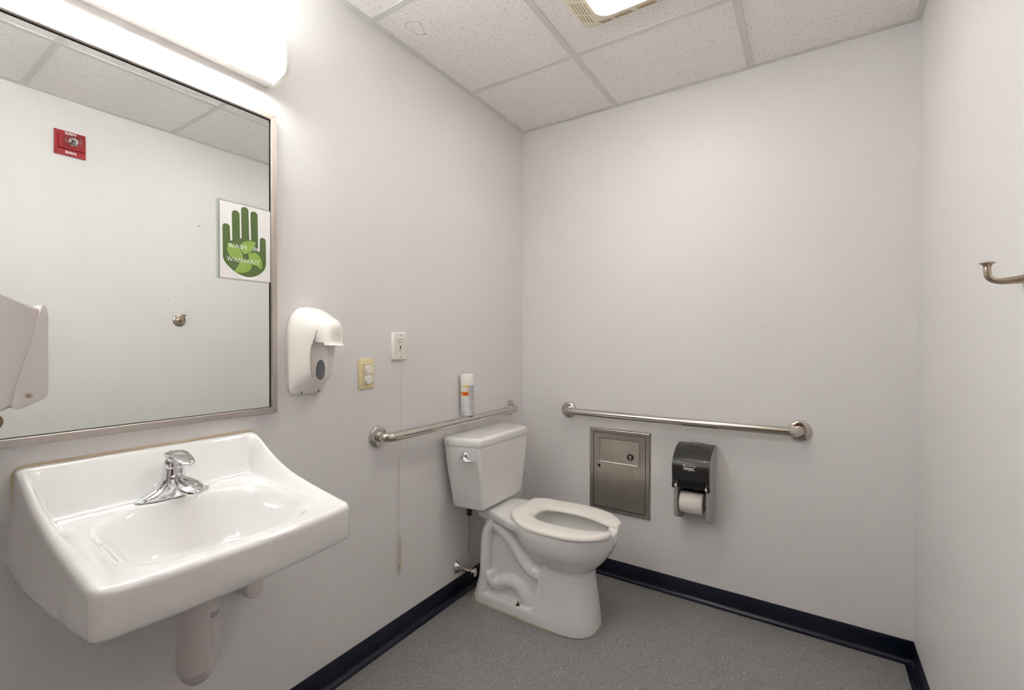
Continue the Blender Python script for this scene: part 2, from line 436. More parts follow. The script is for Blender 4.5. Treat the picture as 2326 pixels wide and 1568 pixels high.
# suspended grid: wall angle and tee bars, the tiles sit just above
bm = NB()
zt = H - .003
box(bm, (0, YN, zt), (.022, 0, H - .0006)); box(bm, (.022, -.022, zt), (W - .022, 0, H - .0006)); box(bm, (W - .022, YN, zt), (W, 0, H - .0006)); box(bm, (.022, YN, zt), (W - .022, YN + .022, H - .0006))
struct('trim_2', bm, M_grid)
bm = NB(); bw = .0125
for x in (.5582, 1.1693): box(bm, (x - bw, YN, zt - .0008), (x + bw, -.001, H - .0006))
for y in (-.5238, -1.1547, -1.7856, -2.4165): box(bm, (.001, y - bw, zt - .0004), (W - .001, y + bw, H - .0004))
struct('trim_3', bm, M_grid)

# ------------------------------------------------------------------ mirror
mr = thing('wall_mirror', 'large rectangular wall mirror with satin steel frame above the sink', 'mirror', (.0, -1.8435, .998))
y0, y1, z0, z1 = -2.21, -1.5386, .9979, 1.9263; fwid = .0195
for nm, pts in (('frame_rail', [(y0, z0), (y1, z0), (y1 - fwid, z0 + fwid), (y0 + fwid, z0 + fwid)]),
                ('frame_rail', [(y0, z1), (y1, z1), (y1 - fwid, z1 - fwid), (y0 + fwid, z1 - fwid)]),
                ('frame_stile', [(y1, z0), (y1, z1), (y1 - fwid, z1 - fwid), (y1 - fwid, z0 + fwid)]),
                ('frame_stile', [(y0, z0), (y0, z1), (y0 + fwid, z1 - fwid), (y0 + fwid, z0 + fwid)])):
    bm = NB(); prism(bm, [(.001, y, z) for y, z in pts], (.0175, 0, 0))
    bmesh.ops.bevel(bm, geom=[e for e in bm.edges if all(v.co.x > .018 for v in e.verts)], offset=.0022, segments=3, affect='EDGES')
    obj(nm, bm, M_frame, mr, True)
bm = NB(); box(bm, (.004, y0 + fwid - .003, z0 + fwid - .003), (.010, y1 - fwid + .003, z1 - fwid + .003)); obj('mirror_glass', bm, M_mirror, mr)
bm = NB(); g = .0028; a0, a1, b0, b1 = y0 + fwid, y1 - fwid, z0 + fwid, z1 - fwid
for p, q in (((.0101, a0, b0), (.0108, a0 + g, b1)), ((.0101, a1 - g, b0), (.0108, a1, b1)), ((.0101, a0, b1 - g), (.0108, a1, b1)), ((.0101, a0, b0), (.0108, a1, b0 + .0012))): box(bm, p, q)
obj('glass_edge', bm, M_dark, mr)

# ------------------------------------------------------------------ laminated sign on the mirror glass
sg = thing('hand_washing_sign', 'laminated sign with green hand and leaves stuck to the mirror', 'sign', (.013, -1.637, 1.40))
bm = NB(); prism(bm, [(.0124, y, z) for y, z in rrect(-1.7175, 1.401, -1.5590, 1.6285, .004)], (.0003, 0, 0)); obj('laminate_film', bm, M_film, sg)
bm = NB(); box(bm, (.0128, -1.7095, 1.4045), (.0132, -1.5590, 1.6225)); obj('sheet', bm, M_sheet, sg)
hand = []
# each finger: left edge, right edge, top, left foot, right foot (y, z on the sheet)
for xl, xr, xbl, xbr, zt_, zl, zr in ((-1.7020, -1.6815, -1.7010, -1.6800, 1.5600, 1.4630, 1.5125), (-1.6758, -1.6535, -1.6745, -1.6522, 1.6030, 1.5145, 1.5245),
                                      (-1.6492, -1.6272, -1.6475, -1.6248, 1.6190, 1.5250, 1.5245), (-1.6212, -1.5992, -1.6195, -1.5978, 1.6118, 1.5240, 1.4970),
                                      (-1.5925, -1.5738, -1.5930, -1.5730, 1.5380, 1.4920, 1.4580)):
    r_ = (xr - xl) / 2; c_ = (xl + xr) / 2
    hand.append((xbl, zl))
    hand += [(c_ - r_ * cos(pi * k / 12), zt_ - r_ * .85 + r_ * .85 * sin(pi * k / 12)) for k in range(13)]
    hand.append((xbr, zr))
palm = catmull([Vector((y, z, 0)) for y, z in ((-1.5730, 1.4580), (-1.5790, 1.4400), (-1.5935, 1.4255), (-1.6105, 1.4165), (-1.6280, 1.4130), (-1.6460, 1.4160), (-1.6680, 1.4250), (-1.6870, 1.4400), (-1.6970, 1.4520), (-1.7010, 1.4630))], 4)
hand += [(p.x, p.y) for p in palm[1:-1]]
bm = NB(); flat_poly(bm, [(.0132, y, z) for y, z in hand], (.0002, 0, 0)); obj('hand_print', bm, M_green, sg)
leaves = [([(-1.686, 1.505), (-1.689, 1.487), (-1.683, 1.471), (-1.671, 1.462), (-1.657, 1.459), (-1.643, 1.468), (-1.648, 1.484), (-1.659, 1.497), (-1.673, 1.503)], (0, 5)),
          ([(-1.642, 1.480), (-1.651, 1.493), (-1.646, 1.512), (-1.631, 1.520), (-1.616, 1.522), (-1.604, 1.519), (-1.613, 1.504), (-1.618, 1.491), (-1.627, 1.484)], (0, 5)),
          ([(-1.628, 1.481), (-1.616, 1.488), (-1.601, 1.487), (-1.590, 1.474), (-1.586, 1.456), (-1.587, 1.440), (-1.599, 1.449), (-1.613, 1.452), (-1.624, 1.462)], (0, 5)),
          ([(-1.668, 1.425), (-1.657, 1.446), (-1.651, 1.458), (-1.639, 1.464), (-1.624, 1.464), (-1.617, 1.454), (-1.620, 1.439), (-1.631, 1.428), (-1.650, 1.423)], (0, 4))]
for lf, (i0, i1) in leaves:
    bm = NB(); L3 = [(0, y, z) for y, z in lf]; pts = catmull(L3[i0:i1 + 1], 4)[:-1] + catmull(L3[i1:] + [L3[i0]], 4)[:-1]
    # keep the two tips sharp enough: use the smoothed outline
    flat_poly(bm, [(.0134, p.y, p.z) for p in pts], (.00012, 0, 0))
    lo = obj('leaf_print', bm, M_leaf1, sg)
    A, B = Vector((0, *lf[i0])), Vector((0, *lf[i1])); bm = NB()
    dv = (B - A); nv = Vector((0, -dv.z, dv.y)).normalized()
    def strip(a, b, w0, w1):
        n_ = Vector((0, -(b - a).z, (b - a).y)).normalized(); X = Vector((.01361, 0, 0))
        bm.faces.new([bm.verts.new(X + p) for p in (a - n_ * w0, b - n_ * w1, b + n_ * w1, a + n_ * w0)])
    strip(A, B, .0007, .0003)
    for k in range(1, 6):
        c = A + dv * (k / 6.5); ln = .0085 * sin(pi * k / 6.5)
        for s in (-1, 1):
            strip(c, c + (nv * s * .9 + dv.normalized() * .7) * ln, .0006, .0002)
    obj('leaf_veins', bm, M_leaf2, lo)
# serif capitals drawn as strokes (unit box, thick and thin)
GL = {'W': (1.35, [((0, 1), (.3, 0), .13), ((.3, 0), (.55, .85), .06), ((.5, 1), (.85, 0), .13), ((.85, 0), (1.2, 1), .06), ((-.1, 1), (.18, 1), .04), ((.38, 1), (.64, 1), .04), ((1.05, 1), (1.3, 1), .04)]),
      'A': (1.0, [((.0, 0), (.42, 1), .06), ((.42, 1), (.85, 0), .14), ((.16, .36), (.66, .36), .05), ((-.12, 0), (.14, 0), .04), ((.68, 0), (1, 0), .04)]),
      'S': (.72, [((.56, .82), (.5, .95), .06), ((.5, .95), (.3, 1), .05), ((.3, 1), (.1, .88), .08), ((.1, .88), (.08, .7), .11), ((.08, .7), (.3, .54), .14), ((.3, .54), (.52, .4), .14), ((.52, .4), (.56, .2), .12), ((.56, .2), (.42, .03), .08), ((.42, .03), (.2, .0), .05), ((.2, 0), (.02, .18), .06)]),
      'H': (1.0, [((.12, 0), (.12, 1), .14), ((.78, 0), (.78, 1), .14), ((.12, .52), (.78, .52), .05), ((-.02, 0), (.28, 0), .04), ((-.02, 1), (.28, 1), .04), ((.62, 0), (.92, 0), .04), ((.62, 1), (.92, 1), .04)]),
      'I': (.5, [((.18, 0), (.18, 1), .14), ((.02, 0), (.34, 0), .04), ((.02, 1), (.34, 1), .04)]),
      'N': (1.05, [((.12, 0), (.12, 1), .06), ((.12, 1), (.8, 0), .14), ((.8, 0), (.8, 1), .06), ((-.04, 0), (.28, 0), .04), ((-.04, 1), (.16, 1), .04), ((.66, 1), (.94, 1), .04)]),
      'O': (1.0, [((.05, .5), (.12, .82), .13), ((.12, .82), (.42, 1), .06), ((.42, 1), (.74, .82), .06), ((.74, .82), (.82, .5), .13), ((.82, .5), (.74, .18), .13), ((.74, .18), (.42, 0), .06), ((.42, 0), (.12, .18), .06), ((.12, .18), (.05, .5), .13)]),
      'U': (1.0, [((.12, 1), (.12, .3), .14), ((.12, .3), (.26, .05), .09), ((.26, .05), (.5, 0), .06), ((.5, 0), (.7, .1), .05), ((.7, .1), (.76, .35), .05), ((.76, .35), (.76, 1), .06), ((-.04, 1), (.28, 1), .04), ((.62, 1), (.9, 1), .04)]),
      'T': (.85, [((.38, 0), (.38, 1), .14), ((.02, 1), (.76, 1), .05), ((.04, 1), (.02, .78), .04), ((.74, 1), (.76, .78), .04), ((.22, 0), (.54, 0), .04)]),
      '-': (.45, [((.02, .38), (.36, .38), .09)]), ' ': (.5, [])}
def serif(bm, txt, yz, w, h, x=.01375):
    tot = sum(GL[c][0] for c in txt); sx = w / tot; cx = 0
    for c in txt:
        for (a, b, th) in GL[c][1]:
            x += .000006
            A = Vector((x, yz[0] + (cx + a[0]) * sx, yz[1] + a[1] * h)); B = Vector((x, yz[0] + (cx + b[0]) * sx, yz[1] + b[1] * h))
            d_ = (B - A).normalized(); n_ = Vector((0, -d_.z, d_.y)) * (th + .045) * h * .60; e = d_ * .03 * h
            bm.faces.new([bm.verts.new(p) for p in (A - n_ - e, B - n_ + e, B + n_ + e, A + n_ - e)])
        cx += GL[c][0]
bm = NB(); serif(bm, 'WASH', (-1.685, 1.494), .053, .0108); obj('lettering', bm, M_whitetext, sg); bm = NB(); serif(bm, 'IN', (-1.6145, 1.494), .0185, .0108); obj('lettering', bm, M_whitetext, sg); bm = NB(); serif(bm, 'WASH-OUT', (-1.689, 1.455), .096, .0105)
obj('lettering', bm, M_whitetext, sg)

# ------------------------------------------------------------------ vanity light above the mirror
vl = thing('vanity_light', 'long white glowing fluorescent wall fixture above the mirror', 'light', (0, -2.01, 2.0))
yl, yr = -2.460, -1.566
bm = NB(); loft(bm, [[(x, y, z) for x, z in ((.0004, 2.0100), (.042, 2.0035), (.0445, 2.0050), (.0445, 2.1450), (.042, 2.1465), (.0004, 2.1400))] for y in (yl, yr)]); obj('back_pan', bm, M_white, vl)
prof = [(.044, 2.0049), (.100, 2.0205), (.1085, 2.031), (.1105, 2.075), (.1085, 2.119), (.100, 2.1295), (.044, 2.1451)]
def ring_y(y, pr): return [(x, y, z) for x, z in pr]
bm = NB(); loft(bm, [ring_y(yl, prof), ring_y(yr, prof)], False, False)
bmesh.ops.solidify(bm, geom=bm.faces[:], thickness=.0)
obj('diffuser', bm, M_glow_v, vl, True)
pe = [(.0005, 2.010), (.040, 2.0015), (.102, 2.0185), (.1105, 2.030), (.1125, 2.075), (.1105, 2.120), (.102, 2.1315), (.040, 2.1485), (.0005, 2.140)]
for ya_, yb_ in ((yr, yr + .014), (yl - .014, yl)):
    bm = NB(); loft(bm, [ring_y(ya_, pe), ring_y(yb_, pe)])
    bmesh.ops.bevel(bm, geom=bm.edges[:], offset=.0015, segments=2, affect='EDGES'); obj('end_cap', bm, M_white, vl, True)

# ------------------------------------------------------------------ ceiling fan light
fl = thing('ceiling_fan_light', 'square cream exhaust fan with glowing lens in a ceiling tile', 'light', (.865, -.84, H))
cx, cy, hx, hy = .868, -.846, .203, .190
def sq_ring(hx, hy, r, z, k=6): return [(cx + x, cy + y, z) for x, y in rrect(-hx, -hy, hx, hy, r, k)]
bm = NB()
loft(bm, [sq_ring(hx, hy, .03, H - .0005), sq_ring(hx, hy, .03, H - .006), sq_ring(hx - .008, hy - .008, .028, H - .012), sq_ring(hx - .06, hy - .055, .035, H - .034), sq_ring(hx - .085, hy - .075, .05, H - .038), sq_ring(hx - .088, hy - .078, .05, H - .030)], True, True)
gr = obj('grille', bm, M_fan, fl, True, 30)
def slope_z(dx):  # underside height at distance in from the edge
    return H - interp([(0, .006), (.008, .012), (.06, .034), (.09, .038)], dx)
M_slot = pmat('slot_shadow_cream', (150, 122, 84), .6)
for s in (-1, 1):
    for ax in (0, 1):
        for (a, b) in ((-.125, -.085), (-.075, -.01), (.01, .075), (.085, .125)):
            bm = NB(); n_sl = 0
            for k in range(4 if abs(a + b) > .15 else 5):
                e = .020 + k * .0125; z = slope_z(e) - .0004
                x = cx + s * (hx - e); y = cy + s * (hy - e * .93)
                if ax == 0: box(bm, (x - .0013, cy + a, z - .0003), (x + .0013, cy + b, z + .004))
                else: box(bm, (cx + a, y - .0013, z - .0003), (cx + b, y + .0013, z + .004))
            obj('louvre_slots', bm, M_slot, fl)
bm = NB(); rings = []
for k, (s, z) in enumerate([(1, .031), (1, .0375), (.97, .043), (.88, .049), (.7, .054), (.4, .057), (.08, .058)]):
    rings.append([(cx + x * s, cy + y * s, H - z) for x, y in superell(0, 0, .098, .094, 3.4, 48)])
loft(bm, rings); obj('lens', bm, M_glow_c, fl, True, 60)

# ------------------------------------------------------------------ sink
SY = -1.8665
sink = thing('wall_sink', 'white porcelain wall hung sink with sloping backsplash', 'sink', (0, SY, .70))
RIM = [(0, .950), (.022, .949), (.045, .940), (.07, .925), (.10, .908), (.13, .893), (.17, .877), (.23, .860), (.30, .8465), (.37, .8355), (.43, .827), (.47, .8225), (.5, .8215)]
def smooth_rim(x):
    return sum(interp(RIM, x + k * .008) for k in (-2, -1, 0, 1, 2)) / 5
def halfw(v): return .2600 - .005 * v
def xfront(u):
    b = .463 + .013 * (1 - u * u)
    a = abs(u)
    if a > .93:
        t = (a - .93) / .07; b -= .018 * (1 - sqrt(max(0, 1 - t * t)))
    return b
def cluster(n, c=.85):
    out = []
    for i in range(n + 1):
        t = -1 + 2 * i / n; out.append(math.copysign(1 - (1 - abs(t)) ** 1.0 * 1, t) if False else sin(t * pi / 2) * c + t * (1 - c))
    return out
US = cluster(96); VS = [(v + 1) / 2 for v in cluster(90)]
FR = .014
def fillet(e, r=FR):
    return 0 if e >= r else r - sqrt(max(0, r * r - (r - e) ** 2))
def sink_top(u, v):
    xf = xfront(u); x = v * xf; hw = halfw(v); y = SY + u * hw
    rim = smooth_rim(x)
    deck = .838 - .0165 * sstep((x - .05) / .42) - .003 * (1 - u * u) * sstep((x - .3) / .15)
    e = hw - abs(u) * hw
    s = sstep((e - .008) / .040); t = sstep((x - .012) / .062)
    z = rim * (1 - s * t) + min(deck, rim) * s * t
    q = (abs((x - .279) / .160) ** 3.6 + abs((y - SY) / (.188 + .05 * (x - .12))) ** 3.6) ** (1 / 3.6)
    if q < 1.0:
        z -= .108 * sstep((1.0 - q) / .44) ** .85
    z -= fillet(e) + fillet(xf - x)
    return (x, y, z)
bm = NB()
grid = [[bm.verts.new(sink_top(u, v)) for u in US] for v in VS]
for i in range(len(VS) - 1):
    for j in range(len(US) - 1):
        bm.faces.new((grid[i][j], grid[i][j + 1], grid[i + 1][j + 1], grid[i + 1][j]))
# boundary loop: back, right side, front, left side
loop = [grid[i][0] for i in range(len(VS) - 1, -1, -1)] + [grid[0][j] for j in range(1, len(US))] + [grid[i][-1] for i in range(1, len(VS))] + [grid[-1][j] for j in range(len(US) - 2, 0, -1)]
BOT = [(0, .728), (.05, .712), (.10, .708), (.25, .709), (.35, .715), (.42, .726), (.48, .738)]
prev = loop; base = [v.co.copy() for v in loop]; ctr = Vector((.2, SY, 0))
for f, ins in ((.06, 0), (.3, 0), (.6, 0), (.85, .0), (.95, .003), (.99, .008), (1.0, .016), (1.0, .08)):
    ring = []
    for b in base:
        zb = interp(BOT, b.x) - .006 * (1 - ((b.y - SY) / .26) ** 2) * (b.x > .4)
        flare = .014 * f * max(0, 1 - b.x / .3) * sstep((abs(b.y - SY) - .15) / .1)
        p = Vector((b.x, b.y + math.copysign(flare, b.y - SY), b.z + (zb - b.z) * f))
        dx = (ctr.x - p.x); dy = (ctr.y - p.y)
        if b.x > .004: p.x += math.copysign(min(ins, abs(dx)), dx) if (b.x > .44 or ins > .05) else 0
        if abs(b.y - SY) > .235 or ins > .05: p.y += math.copysign(min(ins, abs(dy)), dy)
        ring.append(bm.verts.new(p))
    n_ = len(ring)
    for i in range(n_): bm.faces.new((prev[i], prev[(i + 1) % n_], ring[(i + 1) % n_], ring[i]))
    prev = ring
bm.faces.new(prev)
obj('basin', bm, M_por, sink, True, 60)
bm = NB(); lathe(bm, (.288, SY, .7235), (0, 0, 1), [(0, .021), (.0035, .021), (.0045, .019), (.003, .012), (.001, .011)]); obj('drain_ring', bm, M_chrome, sink, True)
bm = NB()
tube(bm, [(.001, SY - .262, .80), (.001, SY - .262, .90), (.001, SY - .2615, .935), (.001, SY - .255, .9475), (.001, SY - .245, .9515), (.001, SY + .245, .9525), (.001, SY + .254, .949), (.001, SY + .2605, .94)], .0035, 8)
obj('caulk_bead', bm, M_caulk, sink, True)

# ------------------------------------------------------------------ faucet
FY = -1.858; FX = .088; FZ = .8385
fa = thing('faucet', 'chrome single lever centerset faucet on the sink deck', 'faucet', (FX, FY, FZ))
bm = NB(); rings = []
for s, z in ((1, 0), (1, .003), (.97, .005), (.6, .0052)):
    rings.append([(FX + x * s, FY + y * s, FZ + z) for x, y in superell(0, 0, .0285, .083, 2.2, 48)])
loft(bm, rings)
# wings sweeping up into the body
for s in (-1, 1):
    tube(bm, [(FX, FY + s * .076, FZ + .003), (FX, FY + s * .062, FZ + .0055), (FX, FY + s * .044, FZ + .010), (FX + .001, FY + s * .026, FZ + .018), (FX + .002, FY + s * .010, FZ + .028)],
         [(.008, .003), (.021, .0065), (.026, .0105), (.0265, .016), (.024, .024)], 20)
rings = []
for z, rx, ry, ox in ((.002, .027, .044, .002), (.014, .026, .038, .002), (.028, .025, .032, .002), (.045, .024, .0265, .001), (.062, .023, .0235, 0), (.072, .0225, .0225, -.001)):
    rings.append([(FX + ox + x, FY + y, FZ + z) for x, y in superell(0, 0, rx, ry, 2, 32)])
loft(bm, rings)
sp = [(FX + .002, .030, .020, .017), (FX + .022, .039, .020, .015), (FX + .042, .0435, .0225, .0125), (FX + .062, .0425, .0265, .0110), (FX + .084, .0385, .0285, .0115), (FX + .104, .0330, .027, .0115), (FX + .118, .0285, .020, .009), (FX + .125, .0265, .008, .004)]
rings = [[(x, FY + ry * cos(2 * pi * k / 28), FZ + z + rz * sin(2 * pi * k / 28)) for k in range(28)] for x, z, ry, rz in sp]
loft(bm, rings)
bm = bake(bm, [('REMESH', dict(mode='VOXEL', voxel_size=.0014)), ('SMOOTH', dict(factor=.6, iterations=7))])
obj('body', bm, M_chrome, fa, True, 180)
bm = NB(); lathe(bm, (FX + .098, FY, FZ + .012), (0, 0, 1), [(0, .0095), (.001, .0125), (.013, .0130), (.016, .012)]); obj('aerator', bm, M_chrome, fa, True)
bm = NB()
lathe(bm, (FX, FY, FZ + .068), (0, 0, 1), [(0, .0215), (.004, .0222), (.014, .0215), (.022, .018), (.027, .012), (.029, .004)])
lv = [(FX - .025, .0935, .010, .004), (FX - .012, .1020, .020, .0050), (FX + .006, .1075, .0225, .0048), (FX + .028, .1075, .0220, .0040), (FX + .050, .1035, .0205, .0036), (FX + .070, .0975, .0190, .0034), (FX + .086, .0915, .0150, .0034), (FX + .092, .0890, .006, .0026)]
rings = [[(x, FY + ry * cos(2 * pi * k / 24), FZ + z + rz * sin(2 * pi * k / 24)) for k in range(24)] for x, z, ry, rz in lv]
loft(bm, rings)
bm = bake(bm, [('REMESH', dict(mode='VOXEL', voxel_size=.0013)), ('SMOOTH', dict(factor=.6, iterations=5))])
lev = obj('lever_handle', bm, M_chrome, fa, True, 180)
bm = NB(); ellipsoid(bm, (FX - .006, FY - .004, FZ + .1105), (.0016, .0016, .0008), 12); obj('temperature_dot', bm, M_red, lev, True)

# ------------------------------------------------------------------ drain trap and valve covers below the sink
tr = thing('drain_trap', 'white vinyl covered drain trap hanging below the sink', 'plumbing', (.19, SY, .42))
bm = NB()
tube(bm, [(.205, SY + .003, .70), (.205, SY + .003, .60), (.205, SY + .003, .48), (.204, SY + .004, .452)], [.0350, .0352, .0352, .0335], 28); obj('drain_cover', bm, M_pipe, tr, True)
bm = NB()
A0 = Vector((.202, SY + .004, .470)); A1 = Vector((.155, SY + .050, .470)); mid = (A0 + A1) / 2; rr = (A1 - A0) / 2
pts = [A0 + Vector((0, 0, .004))] + [mid - rr * cos(pi * k / 12) - Vector((0, 0, .040 * sin(pi * k / 12))) for k in range(13)] + [A1 + Vector((0, 0, .045)), A1 + Vector((0, 0, .07))]
tube(bm, pts, .0320, 28); obj('trap_bend', bm, M_pipe, tr, True)
bm = NB(); lathe(bm, tuple(A1 + Vector((0, 0, .030))), (0, 0, 1), [(0, .0320), (.001, .0358), (.030, .0358), (.031, .0330)], 28); obj('joint_band', bm, M_pipe, tr, True)
bm = NB(); top = A1 + Vector((0, 0, .082))
tube(bm, [top, top + Vector((-.003, 0, .03)), top + Vector((-.02, 0, .055)), top + Vector((-.05, 0, .068)), (.04, SY + .050, top.z + .07), (.001, SY + .050, top.z + .07)], .034, 28); obj('waste_arm', bm, M_pipe, tr, True)
for yv, zv, lab in ((-1.642, .503, 'round white valve cover under the right end of the sink'), (-1.978, .545, 'round white valve cover under the left end of the sink')):
    vc = thing('valve_cover', lab, 'plumbing', (0, yv, zv - .03), 'valve covers below the sink')
    s = 1 if yv > SY else -1
    bm = NB(); tube(bm, [(.001, yv, zv), (.035, yv, zv), (.062, yv, zv)], [.030, .0285, .0265], 28); obj('sleeve', bm, M_pipe, vc, True)
    bm = NB(); lathe(bm, (.0625, yv, zv), (1, 0, 0), [(0, .0255), (.001, .0272), (.008, .0272), (.0115, .024), (.013, .015)], 28); obj('end_disc', bm, M_pipe, vc, True)
    bm = NB(); tube(bm, [(.035, yv, zv + .01), (.05, yv - s * .01, zv + .06), (.085, yv - s * .06, zv + .15), (.09, yv - s * .13, zv + .23)], [.021, .02, .019, .018], 20); obj('supply_sleeve', bm, M_pipe, vc, True)

# ------------------------------------------------------------------ soap dispenser
sd = thing('soap_dispenser', 'white wall mounted soap dispenser with push cover and oval window', 'dispenser', (0, -1.4285, 1.048))
SYC = -1.4285
HWT = [(1.048, .045), (1.0495, .053), (1.054, .0595), (1.062, .0635), (1.08, .0655), (1.12, .0685), (1.18, .070), (1.24, .0700), (1.27, .0675), (1.29, .0625), (1.305, .0560), (1.318, .0465), (1.327, .035), (1.333, .021), (1.335, .006)]
DT = [(1.048, .018), (1.0495, .022), (1.054, .026), (1.062, .031), (1.072, .041), (1.085, .061), (1.10, .083), (1.115, .097), (1.135, .107), (1.16, .113), (1.19, .119), (1.215, .126), (1.24, .133), (1.262, .137), (1.278, .136), (1.292, .128), (1.305, .112), (1.316, .092), (1.325, .070), (1.331, .047), (1.335, .022)]
def soap_x(t, z, recess=True):
    """front surface depth at t in [-1,1] across the width"""
    d_ = interp(DT, z)
    x = .010 + (d_ - .010) * (max(0, 1 - abs(t) ** 2.5)) ** (1 / 1.75)
    if recess:
        y = t * interp(HWT, z)
        wz = interp([(1.075, .020), (1.10, .034), (1.13, .043), (1.17, .048), (1.21, .047), (1.23, .040)], z)
        dp = interp([(1.075, 0), (1.095, .008), (1.115, .018), (1.135, .024), (1.17, .032), (1.205, .038), (1.222, .036), (1.232, .0)], z)
        x -= dp * sstep((wz - abs(y)) / .016)
    return x
bm = NB(); zs = [1.048, 1.0487, 1.0495, 1.0505, 1.052, 1.054, 1.057] + [1.06 + .0035 * i for i in range(78)] + [1.3315, 1.333, 1.3342, 1.335]
TT = [sin(pi / 2 * (-1 + 2 * i / 56)) for i in range(57)]
rings = []
for z in zs:
    hw = interp(HWT, z)
    rings.append([(.0008, SYC + t * hw, z) if k in () else (soap_x(t, z), SYC + t * hw, z) for k, t in enumerate(TT)] + [(.001, SYC + hw, z), (.001, SYC - hw, z)])
loft(bm, rings); obj('housing', bm, M_white, sd, True, 50)
# back plate rim
bm = NB(); pl = []
for z in zs[::2] + [1.335]: pl.append((SYC + interp(HWT, z) + .0018, z))
pl2 = [(2 * SYC - y, z) for y, z in reversed(pl)]
prism(bm, [(.0006, y, z) for y, z in pl + pl2], (.0085, 0, 0)); obj('back_plate', bm, M_white, sd)
# push cover
bm = NB(); rings = []
for z, hw, xf, xb in ((1.300, .010, .118, .09), (1.298, .020, .129, .09), (1.293, .029, .141, .09), (1.284, .0345, .154, .09), (1.272, .0370, .162, .09), (1.256, .0385, .166, .09), (1.240, .0385, .1665, .09), (1.224, .0370, .166, .09), (1.214, .035, .170, .09), (1.2095, .034, .176, .09)):
    r_ = []
    for i in range(41):
        a = -pi / 2 + pi * i / 40; c_, s_ = cos(a), sin(a)
        y = hw * math.copysign(abs(s_) ** .62, s_); x = xb + (xf - xb) * abs(c_) ** .55
        zz = z + (.006 * (1 - abs(y / hw)) if z < 1.215 else 0) * 0 + (.010 * (abs(y) / hw) ** 2 if z < 1.225 and xf > .15 and x < .145 else 0)
        r_.append((x, SYC + y, zz))
    rings.append(r_)
loft(bm, rings); obj('push_cover', bm, M_white, sd, True, 50)
bm = NB(); tube(bm, [(.118, SYC - .0392, 1.258), (.112, SYC - .041, 1.236), (.106, SYC - .043, 1.220)], [.0007, .0011, .0013], 8); obj('cover_gap', bm, M_darktext, sd, True)
bm = NB()
for sgn, mm, rs in ((0, None, 1.0),):
    rg = []
    for s, off in ((1.0, -.004), (1.0, .0016), (.93, .0028), (.86, .0026), (.4, .0040), (.05, .0044)):
        rg.append([(soap_x(0, 1.130) - .0008 + off, SYC + .0165 * s * cos(2 * pi * k / 36), 1.130 + .033 * s * sin(2 * pi * k / 36)) for k in range(36)])
    loft(bm, rg)
obj('level_window', bm, M_window, sd, True)
for yy in (SYC - .032, SYC + .032):
    bm = NB()
    x = soap_x((yy - SYC) / .062, 1.058, False)
    box(bm, (x - .002, yy - .0011, 1.051), (x + .0008, yy + .0011, 1.0585)); box(bm, (x - .002, yy - .0011, 1.0600), (x + .0012, yy + .0028, 1.0612))
    obj('latch_slot', bm, M_dark, sd)
bm = NB()
rg = []
for s in (1.0, .5, .06):
    rg.append([(.048 + .013 * s * cos(2 * pi * k / 24), SYC + .020 * s * sin(2 * pi * k / 24), 0) for k in range(24)])
def soap_top(x, y):
    t = (y - SYC); z = 1.34
    while z > 1.2:
        hw = interp(HWT, min(z, 1.335))
        if z <= 1.335 and abs(t) < hw and soap_x(t / hw, z, False) >= x: return z
        z -= .0005
    return z
rg = [[(x, y, soap_top(x, y) + .0007) for x, y, _ in r] for r in rg]
loft(bm, rg, False, True); obj('key_window', bm, M_pink, sd, True)

# ------------------------------------------------------------------ ivory outlet plate
ip = thing('outlet_plate', 'ivory wall plate with two round white outlet caps', 'outlet', (0, -1.1714, 1.041))
def plate(name, y0, y1, z0, z1, d_, mat, par):
    bm = NB(); b = .004
    loft(bm, [[(x, y, z) for y, z in rrect(y0 + i, z0 + i, y1 - i, z1 - i, .002, 2)] for x, i in ((.0003, 0), (d_ * .45, 0), (d_ * .8, b * .4), (d_, b))])
    return obj(name, bm, mat, par, True, 25)
plate('wall_plate', -1.2087, -1.1345, 1.041, 1.1572, .007, M_ivory, ip)
bm = NB(); box(bm, (.006, -1.1885, 1.0605), (.0085, -1.1515, 1.1345), .001); obj('receptacle', bm, M_ivory, ip)
bm = NB(); box(bm, (.0068, -1.1896, 1.0594), (.0073, -1.1504, 1.1356)); obj('seam', bm, pmat('ivory_shadow_line', (120, 104, 70), .6), ip)
for z in (1.1130, 1.0770):
    bm = NB(); lathe(bm, (.0075, -1.167, z), (1, 0, 0), [(0, .0178), (.005, .0182), (.0075, .0172), (.009, .013), (.0095, .005)], 36); obj('outlet_cap', bm, M_white, ip, True)
for z in (1.1465, 1.0515):
    bm = NB(); lathe(bm, (.0065, -1.1705, z), (1, 0, 0), [(0, .0028), (.001, .0026), (.0014, .0016)], 16); obj('screw', bm, M_ivory, ip, True)
for z in (1.1465, 1.0515):
    bm = NB(); box(bm, (.0077, -1.1708, z - .0022), (.0081, -1.1702, z + .0022)); obj('screw_slot', bm, M_dark, ip)

